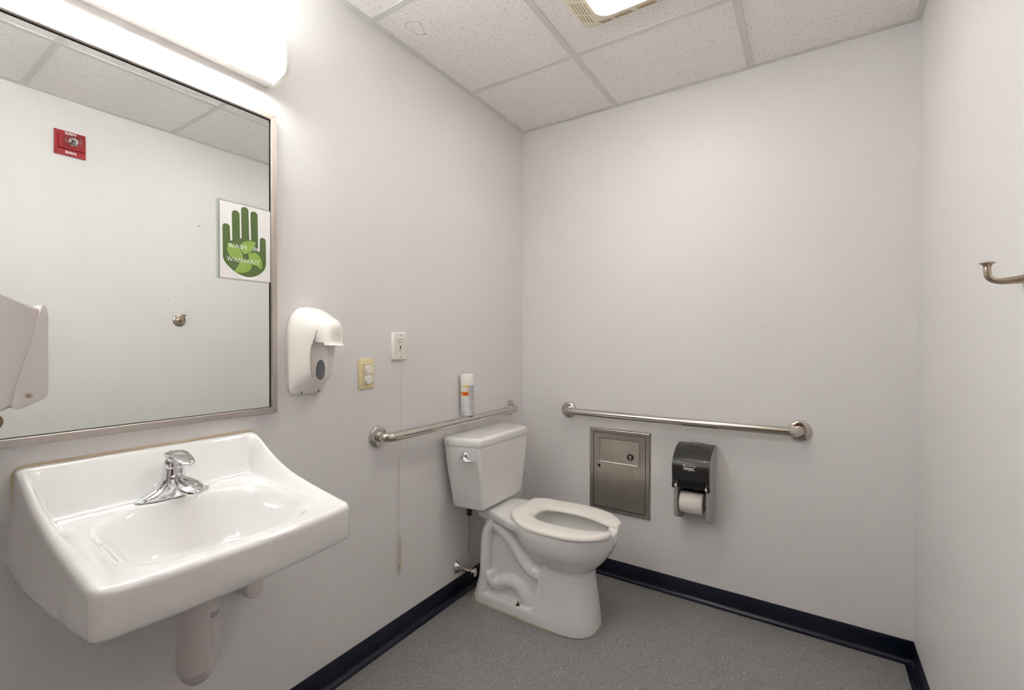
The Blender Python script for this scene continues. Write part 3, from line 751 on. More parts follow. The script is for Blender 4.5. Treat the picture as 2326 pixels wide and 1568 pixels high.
# ------------------------------------------------------------------ emergency call station with pull cord
cs = thing('emergency_call_station', 'white ribbed call switch plate with long hanging pull cord', 'switch', (0, -1.003, .26))
cy0, cy1, cz0, cz1 = -1.0400, -.9640, 1.1465, 1.2585
plate('wall_plate', cy0, cy1, cz0, cz1, .013, M_white, cs)
for ra, rb_ in ((cy0 + .0035, -1.0215), (-.9830, cy1 - .0035)):
    bm = NB(); box(bm, (.0120, ra, 1.1695), (.0128, rb_, 1.2360))
    for k in range(9):
        z = 1.1700 + k * .0078; box(bm, (.0125, ra, z), (.0141, rb_, z + .0040))
    obj('ribs', bm, M_white, cs)
bm = NB()
loft(bm, [[(x, y, z) for y, z in rrect(-1.0200 + i, 1.1740 + i, -.9850 - i, 1.2345 - i, .002, 2)] for x, i in ((.0125, 0), (.0148, 0), (.0153, .0008), (.0153, .0022), (.0138, .0026))], False, True)
obj('switch_bezel', bm, M_white, cs, True, 25)
bm = NB(); prism(bm, [(.0139, -1.0026 + y, 1.1975 + z) for y, z in rrect(-.0028, -.0062, .0026, .0062, .0012, 2)], (.0012, 0, 0)); obj('slide_switch', bm, M_black, cs)
bm = NB()
for z, wd_ in ((1.2270, .026), (1.2165, .022)): 
    bm = NB()
    for k in range(9): box(bm, (.0138, -1.0160 + k * wd_ / 9, z), (.0142, -1.0160 + k * wd_ / 9 + wd_ / 13, z + .0017 + .0004 * (k % 2)))
    obj('worn_print', bm, M_darktext, cs)
bm = NB()
for k in range(7): box(bm, (.0138, -1.0110 + k * .0024, 1.1830), (.0142, -1.0110 + k * .0024 + .0017, 1.1848 + .0004 * (k % 2)))
obj('worn_print', bm, M_darktext, cs)
for z in (1.2465, 1.1570):
    bm = NB(); lathe(bm, (.0128, -1.0005, z), (1, 0, 0), [(0, .0024), (.0008, .0022), (.001, .0012)], 14); obj('screw', bm, M_darktext, cs, True)
bm = NB(); yc = -.9965
tube(bm, [(.0145, yc, 1.175), (.0165, yc, 1.168), (.016, yc, 1.12), (.009, yc + .0008, .95), (.007, yc, .80), (.006, yc - .001, .60), (.006, yc - .003, .43)], .0010, 6); obj('pull_cord', bm, M_cord, cs, True)
bm = NB()
for k, (w_, b_, x_) in enumerate(((.012, .305, .006), (.016, .285, .009), (.008, .32, .007), (.020, .262, .005))):
    yk = -.9995 - .001 * k
    pts = [(x_, yk + .001, .428)] + [(x_ + .002 * sin(j), yk + w_ * .5 * sin(pi * .5 * j / 6), .428 - (.428 - b_ - .02) * j / 6) for j in range(1, 7)]
    pts += [(x_, yk + w_ * .5 * cos(a), b_ + .018 - .018 * sin(a)) for a in (pi * .15, pi * .35, pi * .5, pi * .65, pi * .85)]
    pts += [(x_, yk - w_ * .5 * sin(pi * .5 * (6 - j) / 6), b_ + .02 + (.428 - b_ - .02) * j / 6) for j in range(0, 7)]
    tube(bm, catmull(pts, 3), .0011 if k < 3 else .0006, 6)
tube(bm, [(.004, -1.004, .432), (.010, -1.003, .427), (.009, -.993, .428), (.005, -.995, .433)], .0018, 8)
obj('cord_loops', bm, M_cord, cs, True)
bm = NB(); tube(bm, [(.009, -.9925, .335), (.009, -.9925, .330), (.009, -.9925, .312), (.009, -.9925, .290), (.009, -.9925, .286)], [.0022, .0035, .0052, .0075, .0070], 16); obj('pull_tassel', bm, M_cord, cs, True)

# ------------------------------------------------------------------ grab bars
def grab_bar(label, along, wall_n, s0, s1, z):
    """along: unit vector of the bar, wall_n: wall normal, s0/s1 flange positions"""
    al, nn = Vector(along), Vector(wall_n)
    def P(s, d_, dz=0): return al * s + nn * d_ + Vector((0, 0, z + dz))
    t = thing('grab_bar', label, 'grab bar', P((s0 + s1) / 2, .0), 'stainless grab bars')
    rb, off, R = .0182, .058, .036
    path = [P(s0, .001), P(s0, off - R)]
    for k in range(1, 9):
        a = pi / 2 * k / 8; path.append(P(s0 + R * (1 - cos(a)), off - R + R * sin(a)))
    n0 = len(path)
    L = s1 - s0 - 2 * R
    for k in range(1, 24): path.append(P(s0 + R + L * k / 24, off))
    for k in range(0, 9):
        a = pi / 2 * k / 8; path.append(P(s1 - R + R * sin(a), off - R + R * cos(a)))
    path.append(P(s1, .001))
    bm = NB(); tube(bm, path, rb, 28); obj('bar', bm, M_bar, t, True, 180)
    for s in (s0, s1):
        bm = NB(); lathe(bm, P(s, .0), nn, [(0.0003, .0430), (.006, .0430), (.0095, .0415), (.012, .037), (.0135, .030), (.0142, .0195)], 44); f = obj('flange', bm, M_polish, t, True, 60)
        bm = NB(); lathe(bm, P(s, .0142), nn, [(0, .0192), (.0015, .0205), (.003, .0195)], 32); obj('collar', bm, M_polish, f, True, 60)
        sg_ = 1 if s == s0 else -1
        bm = NB(); lathe(bm, P(s, .0125, -.0295), nn, [(0, .0028), (.0015, .0024)], 12); obj('screw', bm, M_dark, f, True)
    return t
grab_bar('stainless grab bar on the left wall holding a spray can', (0, 1, 0), (1, 0, 0), -1.1139, -.1472, .8492)
# along -x so that along x normal keeps handedness irrelevant
grab_bar('stainless grab bar on the back wall above the toilet paper', (1, 0, 0), (0, -1, 0), .3003, 1.3633, .8480)

# ------------------------------------------------------------------ spray can standing on the left bar, leaning on the wall
sc_ = thing('spray_can', 'white aerosol can with orange label standing on the grab bar', 'spray can', (.0385, -.580, .866))
CB = Vector((.0395, -.580, .8678)); CTp = Vector((.0345, -.582, 1.066)); AX = (CTp - CB).normalized(); CH = (CTp - CB).length; CR = .0325
U_ = Vector((1, 0, 0)); U_ = (U_ - AX * U_.dot(AX)).normalized(); V_ = AX.cross(U_)
def cyl(th, h, r=CR): return CB + AX * h + (U_ * cos(th) + V_ * sin(th)) * r
bm = NB(); lathe(bm, CB, AX, [(.0045, .020), (.0008, .0285), (0, .0300), (.0018, .0322), (.005, CR), (.142, CR), (.1455, .0312)], 48); obj('can_body', bm, M_can, sc_, True, 40)
bm = NB(); lathe(bm, CB, AX, [(.1445, .0318), (.1450, .0322), (.150, .0324), (CH - .003, .0312), (CH - .001, .0300), (CH, .0270)], 48); obj('cap', bm, M_white, sc_, True, 40)
bm = NB(); lathe(bm, CB, AX, [(.0040, .018), (.0012, .0275), (.0050, .010)], 32); obj('bottom_dome', bm, M_black, sc_, True)
TH0 = atan2(-1.79, 1.36)
def patch(bm, s0, s1, h0, h1, off=.0003, n=10):
    """s: -1..1 fraction across the side seen, h heights"""
    t0, t1 = TH0 + math.asin(max(-1, min(1, s0))), TH0 + math.asin(max(-1, min(1, s1)))
    if s0 < -1: t0 -= (abs(s0) - 1)
    if s1 > 1: t1 += (s1 - 1)
    a = [bm.verts.new(cyl(t0 + (t1 - t0) * k / n, h0, CR + off)) for k in range(n + 1)]
    b = [bm.verts.new(cyl(t0 + (t1 - t0) * k / n, h1, CR + off)) for k in range(n + 1)]
    for k in range(n): bm.faces.new((a[k], a[k + 1], b[k + 1], b[k]))
def hh(py): return (1375 - py) / 1255 * CH     # zoomed picture row to height
bm = NB(); patch(bm, .02, .17, hh(645), hh(440)); patch(bm, -.35, .02, hh(500), hh(470), .00035)
lb = obj('orange_panel', bm, M_orange2, sc_, True)
bm = NB(); patch(bm, -1.6, .17, hh(762), hh(655)); obj('orange_band', bm, M_orange, sc_, True)
bm = NB(); patch(bm, -.4, .17, hh(497), hh(462), .0004); patch(bm, -1.5, -.4, hh(492), hh(472), .0004); patch(bm, -1.6, .17, hh(655), hh(645), .0004); patch(bm, -1.6, .17, hh(770), hh(762), .0004); obj('yellow_line', bm, M_yellow, sc_, True)
bm = NB()
def ctext(txt, s0, h0, width, height):
    t0 = TH0 + math.asin(s0); text_mesh(bm, txt, (0, 0, 0), (1, 0, 0), (0, 1, 0), width, height, fn=lambda u, w_: cyl(t0 + u / CR, h0 + w_, CR + .0006), bold=.01)
ctext('ACE', -.98, hh(752), .0215, .0105); obj('brand_lettering', bm, M_whitetext, sc_, True)
bm = NB()
random.seed(3)
for k in range(34):
    h = hh(465) - (hh(465) - hh(1215)) * k / 34
    if k == 22: continue
    s = .24
    while s < .93:
        w_ = random.uniform(.03, .12); patch(bm, s, min(s + w_, .95), h - .0019, h, .0004, 3); s += w_ + .018
obj('fine_print', bm, M_greytext, sc_, True); bm = NB()
for py, w_ in ((815, .12), (860, .3), (910, .3), (940, .33), (1025, .27), (1050, .27), (1085, .3), (1115, .3), (1205, .36), (1230, .36), (1260, .4), (1290, .4)):
    s = -.90
    while s < -.90 + w_ * 1.3:
        patch(bm, s, s + .06, hh(py) - .0016, hh(py), .0004, 2); s += .075
obj('fine_print', bm, M_greytext, sc_, True)
bm = NB()
for k in range(9): patch(bm, .50 + k * .045, .50 + k * .045 + (.016 if k % 3 else .028), hh(1330), hh(1240), .0004, 2)
obj('barcode', bm, M_darktext, sc_, True)

# ------------------------------------------------------------------ steel napkin receptacle recessed in the back wall
nr = thing('waste_receptacle', 'brushed steel recessed wall receptacle beside the toilet', 'trash bin', (.584, 0, .327))
nx0, nx1, nz0, nz1 = .4215, .7450, .3265, .7675
bm = NB()
def nrect(i, y): return [(nx0 + i, y, nz0 + i), (nx1 - i, y, nz0 + i), (nx1 - i, y, nz1 - i), (nx0 + i, y, nz1 - i)]
loft(bm, [nrect(0, -.0004), nrect(.006, -.0085), nrect(.0075, -.009), nrect(.0235, -.009), nrect(.0240, -.004)], False, False)
obj('frame', bm, M_steel, nr)
bm = NB(); loft(bm, [nrect(.0240, -.0045), nrect(.0240, -.0040), nrect(.0252, -.004)], False, True); obj('door_gap', bm, M_dark, nr)
bm = NB(); loft(bm, [nrect(.0256, -.004), nrect(.0256, -.0078), nrect(.0272, -.0092), nrect(.030, -.0095)], True, True); dn = obj('door', bm, M_steel, nr)
ex0, ex1, ez0, ez1 = .4765, .6935, .5890, .7190
bm = NB()
loft(bm, [[(x, y, z) for x, z in rrect(ex0 + i, ez0 + i, ex1 - i, ez1 - i, .010 - i * .5, 5)] for y, i in ((-.0094, 0), (-.0122, .0018), (-.0122, .0030), (-.0102, .0052), (-.0098, .0070))], False, True)
obj('flap', bm, M_steel, dn, True, 40)
bm = NB(); lathe(bm, (.6440, -.0095, .6325), (0, -1, 0), [(0, .0168), (.0028, .0168), (.0038, .0155)], 36); kn = obj('latch_knob', bm, M_black, dn, True)
bm = NB(); yk = -.0136
prism(bm, [(.6440 + x, yk, .6325 + z) for x, z in ((-.0095, .0015), (.001, .0125), (.0095, .0045), (.0045, .0035), (.0045, -.0115), (-.003, -.0115), (-.003, .0018))], (0, -.0006, 0)); obj('arrow_mark', bm, M_grey, kn)
bm = NB(); prism(bm, [(.4785 + x, -.0096, .5690 + z) for x, z in rrect(-.0068, -.0078, .0062, .0074, .0035, 4)], (0, -.0006, 0)); obj('keyhole', bm, M_dark, dn)

# ------------------------------------------------------------------ toilet paper dispenser
tp = thing('toilet_paper_dispenser', 'smoked black and grey toilet paper dispenser on the back wall', 'dispenser', (.960, 0, .38))
tx0, tx1 = .8840, 1.0360
def side_profile(pts, x0, x1, mat, name, par, sm=False):
    bm = NB(); prism(bm, [(x0, y, z) for y, z in pts], (x1 - x0, 0, 0)); return obj(name, bm, mat, par, sm)
bm = NB(); box(bm, (tx0 + .003, -.022, .436), (tx1 - .003, -.0004, .742), .002); obj('back_plate', bm, M_black, tp)
arm = [(-.001, .386), (-.030, .388), (-.128, .424), (-.132, .430), (-.132, .585), (-.134, .600), (-.140, .630), (-.143, .660), (-.132, .688), (-.104, .714), (-.05, .731), (-.001, .735)]
for xa, xb in ((tx0 + .0005, tx0 + .016), (tx1 - .016, tx1 - .0005)):
    bm = NB(); prism(bm, [(xa, y, z) for y, z in arm], (xb - xa, 0, 0)); bmesh.ops.bevel(bm, geom=[e for e in bm.edges if e.calc_length() > .002], offset=.0012, segments=2, affect='EDGES'); obj('side_arm', bm, M_grey, tp, True, 40)
cvp = [(-.004, .7445), (-.030, .7440), (-.060, .7400), (-.094, .7280), (-.125, .7110), (-.147, .6920), (-.158, .6700), (-.1605, .6480), (-.1580, .6220), (-.1530, .6020), (-.150, .5980)]
cvp = [(p.y, p.z) for p in catmull([(0, y, z) for y, z in cvp], 4)]
bm = NB(); NX = 28; rows = []
for y, z in cvp:
    row = []
    for k in range(NX + 1):
        t = -1 + 2 * k / NX; e = (abs(t) ** 14)
        xx = (tx0 + tx1) / 2 + t * (tx1 - tx0 + .004) / 2
        bump = .004 * max(0, 1 - (t / .55) ** 2) * (z > .74)
        row.append(bm.verts.new((xx, y + .007 * e, z + bump - .002 * e)))
    rows.append(row)
for a, b in zip(rows[:-1], rows[1:]):
    for k in range(NX): bm.faces.new((a[k], a[k + 1], b[k + 1], b[k]))
bmesh.ops.recalc_face_normals(bm, faces=bm.faces)
bmesh.ops.solidify(bm, geom=bm.faces[:], thickness=.0025)
cv = obj('cover', bm, M_smoke, tp, True, 60)
# black cheeks along both edges of the cover, running down to the hinge pins
for xa, xb in ((tx0 - .0018, tx0 + .010), (tx1 - .010, tx1 + .0018)):
    ck = [(-.1500, .5600), (-.1370, .5600), (-.1330, .6000), (-.1400, .6500), (-.1330, .6850), (-.105, .7120), (-.06, .7290), (-.015, .7400), (-.005, .7440)] + cvp[2:-1] + [(-.1545, .585)]
    bm = NB(); prism(bm, [(xa, y, z) for y, z in ck], (xb - xa, 0, 0)); bmesh.ops.triangulate(bm, faces=bm.faces[:]); obj('cover_cheek', bm, M_smoke, cv)
for s in (-1, 1):
    xm = (tx0 + .008) if s < 0 else (tx1 - .008)
    bm = NB(); lathe(bm, (xm - s * .008, -.146, .5715), (s, 0, 0), [(0, .0072), (.0005, .0080), (.0085, .0080)], 20); obj('hinge_pin', bm, M_white, tp, True)
    bm = NB(); lathe(bm, (xm + s * .0005, -.146, .5715), (s, 0, 0), [(0, .0092), (.010, .0092), (.011, .0080)], 20); obj('hinge_cap', bm, M_black, tp, True)
bm = NB(); box(bm, (tx0 + .016, -.1330, .560), (tx1 - .016, -.060, .5965), .003); obj('cover_shadow_bar', bm, M_black, tp)  # black bar standing in for the dark shadow under the cover
bm = NB(); text_mesh(bm, 'compact.', (.9315, -.1605, .6445), (1, 0, 0), (0, 0, 1), .047, .0205, .0005, bold=.012)
for v in bm.verts: v.co.y = -.1605 - .0007 + max(0, (.648 - v.co.z)) * .09 + max(0, v.co.z - .648) * .06
obj('compact_lettering', bm, M_whitetext, cv)
bm = NB(); text_mesh(bm, 'Georgia-Pacific', (.9455, -.1605, .6665), (1, 0, 0), (0, 0, 1), .0395, .0052, .0005, bold=.01)
def tri(a, b, c):
    bm.faces.new([bm.verts.new((x, -.16, z)) for x, z in (a, b, c)])
tri((.9262, .6672), (.9300, .6715), (.9330, .6672)); tri((.9290, .6690), (.9350, .6762), (.9385, .6700)); tri((.9340, .6672), (.9385, .6705), (.9440, .6668)); tri((.936, .6735), (.9385, .6700), (.9430, .6672))
for v in bm.verts: v.co.y = -.1605 - .0009 + max(0, v.co.z - .660) * .22
obj('maker_lettering', bm, M_whitetext, cv)
bm = NB(); prism(bm, [(.960 + x, -.0235, .7400 + z) for x, z in rrect(-.006, -.003, .006, .001, .001, 2)], (0, .001, 0)); 
for v in bm.verts: v.co.z += .0085; v.co.y -= .008
obj('lock_slot', bm, M_white, cv)
rp = thing('toilet_paper_roll', 'white toilet paper roll in the smoked dispenser', 'toilet paper', (.955, -.082, .433))
bm = NB(); RC = Vector((.9060, -.0820, .4845))
lathe(bm, RC, (1, 0, 0), [(.001, .0200), (0, .0215), (0, .0470), (.0015, .0482), (.0945, .0482), (.096, .0470), (.096, .0215), (.095, .0200)], 56); obj('paper', bm, M_paper, rp, True, 50)
bm = NB(); lathe(bm, RC, (1, 0, 0), [(-.0005, .0185), (-.0005, .0200), (.0965, .0200), (.0965, .0185)], 32); obj('core', bm, M_kraft, rp, True, 50)

# ------------------------------------------------------------------ toilet
TY = -.487
to = thing('toilet', 'white floor mounted toilet in the corner with open front seat', 'toilet', (.37, TY, 0))
def egg(z, xb, xt, hw, xm, n=64, pb=2.6, pf=2.1):
    """closed ring: back xb, tip xt, widest xm"""
    out = []
    for k in range(n):
        t = 2 * pi * k / n; c, s = cos(t), sin(t)
        if c >= 0: x = xm + (xt - xm) * abs(c) ** (2 / pf); y = hw * math.copysign(abs(s) ** (2 / pf), s)
        else: x = xm - (xm - xb) * abs(c) ** (2 / pb); y = hw * math.copysign(abs(s) ** (2 / pb), s)
        out.append((x, TY + y, z))
    return out
bm = NB()
# bowl
loft(bm, [egg(.235, .44, .615, .085, .53), egg(.25, .415, .640, .107, .53), egg(.275, .39, .668, .130, .525), egg(.305, .355, .695, .156, .515), egg(.335, .33, .716, .177, .505), egg(.365, .31, .731, .190, .50), egg(.395, .30, .739, .196, .50), egg(.425, .295, .7405, .1965, .50), egg(.430, .30, .738, .194, .50)])
# front column
def col(z, xb, xt, hw): 
    pts = []
    for k in range(25):
        a = -pi / 2 + pi * k / 24
        pts.append((xt - .115 + .115 * cos(a) ** .9 if cos(a) > 0 else xt - .115, TY + hw * math.copysign(abs(sin(a)) ** .85, sin(a)), z))
    pts += [(xb, TY + hw, z), (xb, TY - hw, z)]
    return pts
loft(bm, [col(0, .405, .668, .1265), col(.02, .408, .6665, .1255), col(.08, .416, .660, .121), col(.15, .430, .650, .1165), col(.20, .440, .643, .1135), col(.24, .450, .640, .112), col(.27, .46, .645, .113), col(.30, .46, .655, .115)])
# deck
def deck(z, xa, xb_, h0, h1, s=0): return [(x, TY + y, z) for x, y in ((xa, -h0 + .02), (xa + .02, -h0), (.20, -h0), (.30, -(h0 + h1) / 2 - .006), (xb_, -h1), (xb_, h1), (.30, (h0 + h1) / 2 + .006), (.20, h0), (xa + .02, h0), (xa, h0 - .02))]
dk = []
for z0_, z1_, h0, h1, xa in ((.392, .384, .098, .160, .112), (.400, .392, .108, .172, .100), (.412, .400, .112, .180, .094), (.436, .420, .112, .182, .092), (.447, .432, .104, .174, .10)):
    r_ = deck(0, xa, .44, h0, h1); dk.append([(x, y, z0_ + (z1_ - z0_) * (x - .1) / .34) for x, y, z in r_])
loft(bm, dk)
# central web and rear leg
box(bm, (.115, TY - .080, .02), (.445, TY + .080, .34), .01); box(bm, (.12, TY - .070, .30), (.33, TY + .070, .40), .01)
for s in (-1, 1):
    yy = TY + s * .084
    tube(bm, catmull([(.118, yy + s * .006, .0), (.124, yy + s * .006, .05), (.140, yy, .12), (.146, yy, .20), (.148, yy, .28), (.162, yy, .345), (.20, yy, .385)], 4), .0315, 20)
    # trapway: down tube and low arch
    tube(bm, catmull([(.205, yy - s * .008, .365), (.262, yy, .345), (.312, yy, .295), (.350, yy, .245), (.395, yy, .213), (.455, yy, .205)], 4), [.030] * 21, 20)
    tube(bm, catmull([(.160, yy + s * .002, .145), (.185, yy + s * .002, .108), (.222, yy, .105), (.262, yy, .128), (.305, yy, .130), (.345, yy, .105), (.372, yy, .055), (.385, yy, .02)], 4), .0285, 20)
# foot flange
ft = [(.075, -.085), (.085, -.105), (.10, -.116), (.16, -.1215), (.30, -.1255), (.42, -.1275), (.50, -.1265), (.57, -.115), (.625, -.086), (.655, -.050), (.668, 0)]
ftp = ft + [(x, -y) for x, y in reversed(ft[:-1])]
def foot(z, s, dx=0): return [(.37 + (x - .37) * s, TY + y * s, z) for x, y in ftp]
loft(bm, [foot(0, 1), foot(.030, .998), foot(.044, .985), foot(.052, .95)])
bm = bake(bm, [('REMESH', dict(mode='VOXEL', voxel_size=.0042)), ('SMOOTH', dict(factor=.55, iterations=7))])
# carve the bowl interior
cut = NB(); loft(cut, [egg(.262, .47, .56, .04, .51), egg(.268, .43, .60, .075, .51), egg(.29, .395, .64, .105, .51), egg(.33, .365, .672, .130, .505), egg(.38, .345, .694, .146, .50), egg(.405, .34, .699, .149, .50), egg(.46, .34, .699, .149, .50)])
cme = bpy.data.meshes.new('c'); bmesh.ops.recalc_face_normals(cut, faces=cut.faces); cut.to_mesh(cme); cut.free()
cob = bpy.data.objects.new('c', cme); COL.objects.link(cob)
bm = bake(bm, [('BOOLEAN', dict(operation='DIFFERENCE', object=cob, solver='EXACT')), ('SMOOTH', dict(factor=.5, iterations=2))])
bpy.data.objects.remove(cob); bpy.data.meshes.remove(cme)
obj('bowl', bm, M_por, to, True, 180)
bm = NB(); loft(bm, [egg(.2925, .40, .636, .103, .51), egg(.2930, .45, .58, .05, .51)], True, True); obj('water', bm, pmat('toilet_water', (196, 200, 198), .02, noise=.01), to)
bm = NB(); fo = foot(.0, 1.012); tube(bm, catmull([Vector(p) + Vector((0, 0, .002)) for p in fo], 3, True) + [Vector(fo[0]) + Vector((0, 0, .002))]  , .0024, 8, False); obj('caulk_bead', bm, M_grout, to, True)
for s in (-1, 1):
    bm = NB(); lathe(bm, (.333, TY + s * .1075, .0515), (0, 0, 1), [(-.006, .012), (0, .0118), (.0012, .010), (.002, .0045), (.006, .0042), (.007, .0028), (.015, .0026)], 18); obj('floor_bolt', bm, M_brass, to, True)
# tank
TYC = -.4985
def tring(z, hf, hb, xf, xb=.022, r=.010, g=0):
    P_ = [(xb - g, -hb + .022 - g), (xb + .020, -hb - g), (xb + .048, -hb - .001 - g), (xf - .006, -hf - .004 - g), (xf + g, -hf + .006 - g)]
    P_ += [(x, -y) for x, y in reversed(P_)]
    out = catmull([Vector((x, y, 0)) for x, y in P_], 1, True)
    return [(x, TYC + y, z) for x, y, _ in out]
tk = [(.4560, .155, .172, .176), (.4590, .163, .182, .186), (.468, .1685, .190, .190), (.50, .1735, .199, .1925), (.56, .184, .214, .1965), (.63, .195, .232, .199), (.70, .2045, .246, .200), (.752, .2085, .2520, .200)]
bm = NB(); loft(bm, [tring(z, hf, hb, xf) for z, hf, hb, xf in tk])
tank = obj('tank', bm, M_por, to, True, 28)
bv = tank.modifiers.new('bevel', 'BEVEL'); bv.width = .006; bv.segments = 4; bv.limit_method = 'ANGLE'; bv.angle_limit = radians(14)
bm = NB(); loft(bm, [tring(z, .2085 - i, .2540 - i, .2035 - i, .018 + i * .3) for z, i in ((.7535, .002), (.7545, .0), (.768, -.0015), (.780, .0005), (.7870, .006), (.7905, .013), (.7915, .03))])
lid = obj('tank_lid', bm, M_por, to, True, 40)
bv = lid.modifiers.new('bevel', 'BEVEL'); bv.width = .004; bv.segments = 4; bv.limit_method = 'ANGLE'; bv.angle_limit = radians(18)
bm = NB(); box(bm, (.03, TYC - .2, .7515), (.19, TYC + .2, .7540)); obj('lid_gap', bm, M_dark, to)
# flush lever on the slanted left face
fn_ = Vector((.26, -.965, 0)).normalized(); al_ = Vector((.965, .26, 0)).normalized()
LP = Vector((.136, TYC - .2265, .7120))
bm = NB(); lathe(bm, LP - fn_ * .006, fn_, [(0, .0225), (.008, .0228), (.013, .0210), (.018, .0165), (.021, .010)], 32)
fl_ = obj('flush_lever', bm, M_chrome, to, True)
bm = NB(); tube(bm, [LP + fn_ * .012 - al_ * .021 + Vector((0, 0, -.004)), LP + fn_ * .020 - al_ * .010 + Vector((0, 0, -.0075)), LP + fn_ * .025 + al_ * .010 + Vector((0, 0, -.011)), LP + fn_ * .025 + al_ * .034 + Vector((0, 0, -.0125)), LP + fn_ * .023 + al_ * .054 + Vector((0, 0, -.0115))], [(.005, .004), (.012, .0055), (.013, .0055), (.010, .0045), (.004, .0025)], 20)
obj('lever_arm', bm, M_chrome, fl_, True)
# seat: open front ring
def seat_z(x): return .4485 + .0 * x + .020 * sstep((.42 - x) / .16)
def outer(t):  # half outline, t 0..1 from the back to the front tip
    pts = [(.292, .0), (.290, .085), (.292, .104), (.305, .122), (.340, .158), (.395, .186), (.455, .199), (.52, .200), (.585, .193), (.65, .172), (.703, .130), (.730, .090), (.7395, .068), (.7400, .054), (.7330, .0450)]
    return pts
inn = [(.376, 0), (.379, .035), (.394, .062), (.428, .080), (.47, .087), (.52, .088), (.57, .083), (.62, .070), (.665, .053), (.700, .043), (.716, .0405), (.729, .0420)]
po = catmull([Vector((x, y, 0)) for x, y in outer(0)], 6); pn = catmull([Vector((x, y, 0)) for x, y in inn], 6)
def resample(P_, n):
    L_ = [0]
    for a, b in zip(P_[:-1], P_[1:]): L_.append(L_[-1] + (b - a).length)
    out = []
    for i in range(n + 1):
        s = L_[-1] * i / n; j = 0
        while j < len(L_) - 2 and L_[j + 1] < s: j += 1
        f = (s - L_[j]) / max(1e-9, L_[j + 1] - L_[j]); out.append(P_[j].lerp(P_[j + 1], f))
    return out
n_ = 64; po = resample(po, n_); pn = resample(pn, n_)
bm = NB(); rings = []
half = [(po[i], pn[i]) for i in range(n_, -1, -1)] + [(Vector((po[i].x, -po[i].y, 0)), Vector((pn[i].x, -pn[i].y, 0))) for i in range(1, n_ + 1)]
for o_, i_ in half:
    ring = []
    for (f, dz) in ((.0, -.011), (.0, -.004), (.03, .001), (.08, .0042), (.18, .0062), (.40, .0066), (.70, .0050), (.88, .0020), (.97, -.0035), (1.0, -.009), (1.0, -.014), (.9, -.0165), (.1, -.0165)):
        p = o_.lerp(i_, f); ring.append((p.x, TY + p.y, seat_z(p.x) + dz - .004))
    rings.append(ring)
loft(bm, rings); st = obj('seat', bm, M_seat, to, True, 60)
bv = st.modifiers.new('bevel', 'BEVEL'); bv.width = .003; bv.segments = 3; bv.limit_method = 'ANGLE'; bv.angle_limit = radians(50)
for s in (-1, 1):
    bm = NB(); box(bm, (.296, TY + s * .072 - .014, .440), (.325, TY + s * .072 + .014, .4550), .003); obj('seat_hinge', bm, M_seat, to, True)
    bm = NB(); box(bm, (.60, TY + s * .165 - .008, .430), (.625, TY + s * .165 + .008, .4345), .001); obj('seat_bumper', bm, M_seat, to)

# ------------------------------------------------------------------ supply valve and hose
sv = thing('supply_valve', 'chrome water shutoff valve on the wall left of the toilet', 'valve', (0, -.612, .12))
VY, VZ = -.612, .1395
bm = NB(); lathe(bm, (.0003, VY, VZ), (1, 0, 0), [(0, .0300), (.003, .0300), (.006, .0270), (.022, .0145), (.028, .0115)], 36); obj('escutcheon', bm, M_chrome, sv, True)
bm = NB(); lathe(bm, (.02, VY, VZ), (1, 0, 0), [(0, .0085), (.016, .0085), (.017, .0115), (.028, .0115), (.030, .0090), (.040, .0095), (.041, .0125), (.066, .0125), (.067, .0090), (.076, .0070), (.082, .0045)], 24)
lathe(bm, (.072, VY, VZ + .008), (0, 0, 1), [(0, .008), (.009, .008), (.010, .0098), (.021, .0098), (.022, .006)], 20); obj('valve_body', bm, M_polish, sv, True, 40)
bm = NB(); rings = []
for x, s in ((.101, .55), (.102, .95), (.106, 1.0), (.110, .95), (.111, .6)):
    rings.append([(x, VY + .0135 * s * cos(2 * pi * k / 28), VZ + .0205 * s * sin(2 * pi * k / 28)) for k in range(28)])
loft(bm, rings); obj('oval_handle', bm, M_chrome, sv, True, 50)
bm = NB(); tube(bm, catmull([(.072, VY, VZ + .028), (.072, VY, .19), (.070, VY - .002, .24), (.074, VY - .003, .30), (.079, VY - .006, .36), (.080, VY - .008, .408)], 6), .0040, 10); obj('supply_hose', bm, M_polish, sv, True)
bm = NB(); lathe(bm, (.080, VY - .008, .406), (0, 0, 1), [(0, .0120), (.001, .0130), (.028, .0135), (.030, .0150), (.040, .0150), (.048, .010)], 20); obj('coupling_nut', bm, M_black, sv, True, 40)

# ------------------------------------------------------------------ coat hook on the right wall
ch = thing('coat_hook', 'satin nickel coat hook on the right wall', 'hook', (W, -1.115, 1.30))
HZ = 1.3405; HY = -1.113
bm = NB(); lathe(bm, (W - .0003, HY - .004, HZ), (-1, 0, 0), [(0, .0350), (.003, .0350), (.005, .0330), (.007, .026), (.009, .013), (.011, .010)], 40); obj('rosette', bm, M_nickel, ch, True)
bm = NB()
pts = catmull([(W - .008, HY - .003, HZ + .001), (W - .022, HY - .001, HZ - .0005), (W - .040, HY, HZ - .0015), (W - .050, HY, HZ + .0015), (W - .0565, HY, HZ + .008), (W - .0585, HY, HZ + .018), (W - .0585, HY, HZ + .0275)], 5)
tube(bm, pts, [.0085 - .0030 * min(1, i / 12) for i in range(len(pts))], 20)
lathe(bm, (W - .0585, HY, HZ + .0265), (0, 0, 1), [(0, .0055), (.003, .0062), (.0055, .0090), (.0070, .0120), (.0080, .0120), (.0092, .0090), (.0096, .003)], 28)
obj('hook_arm', bm, M_nickel, ch, True, 50)

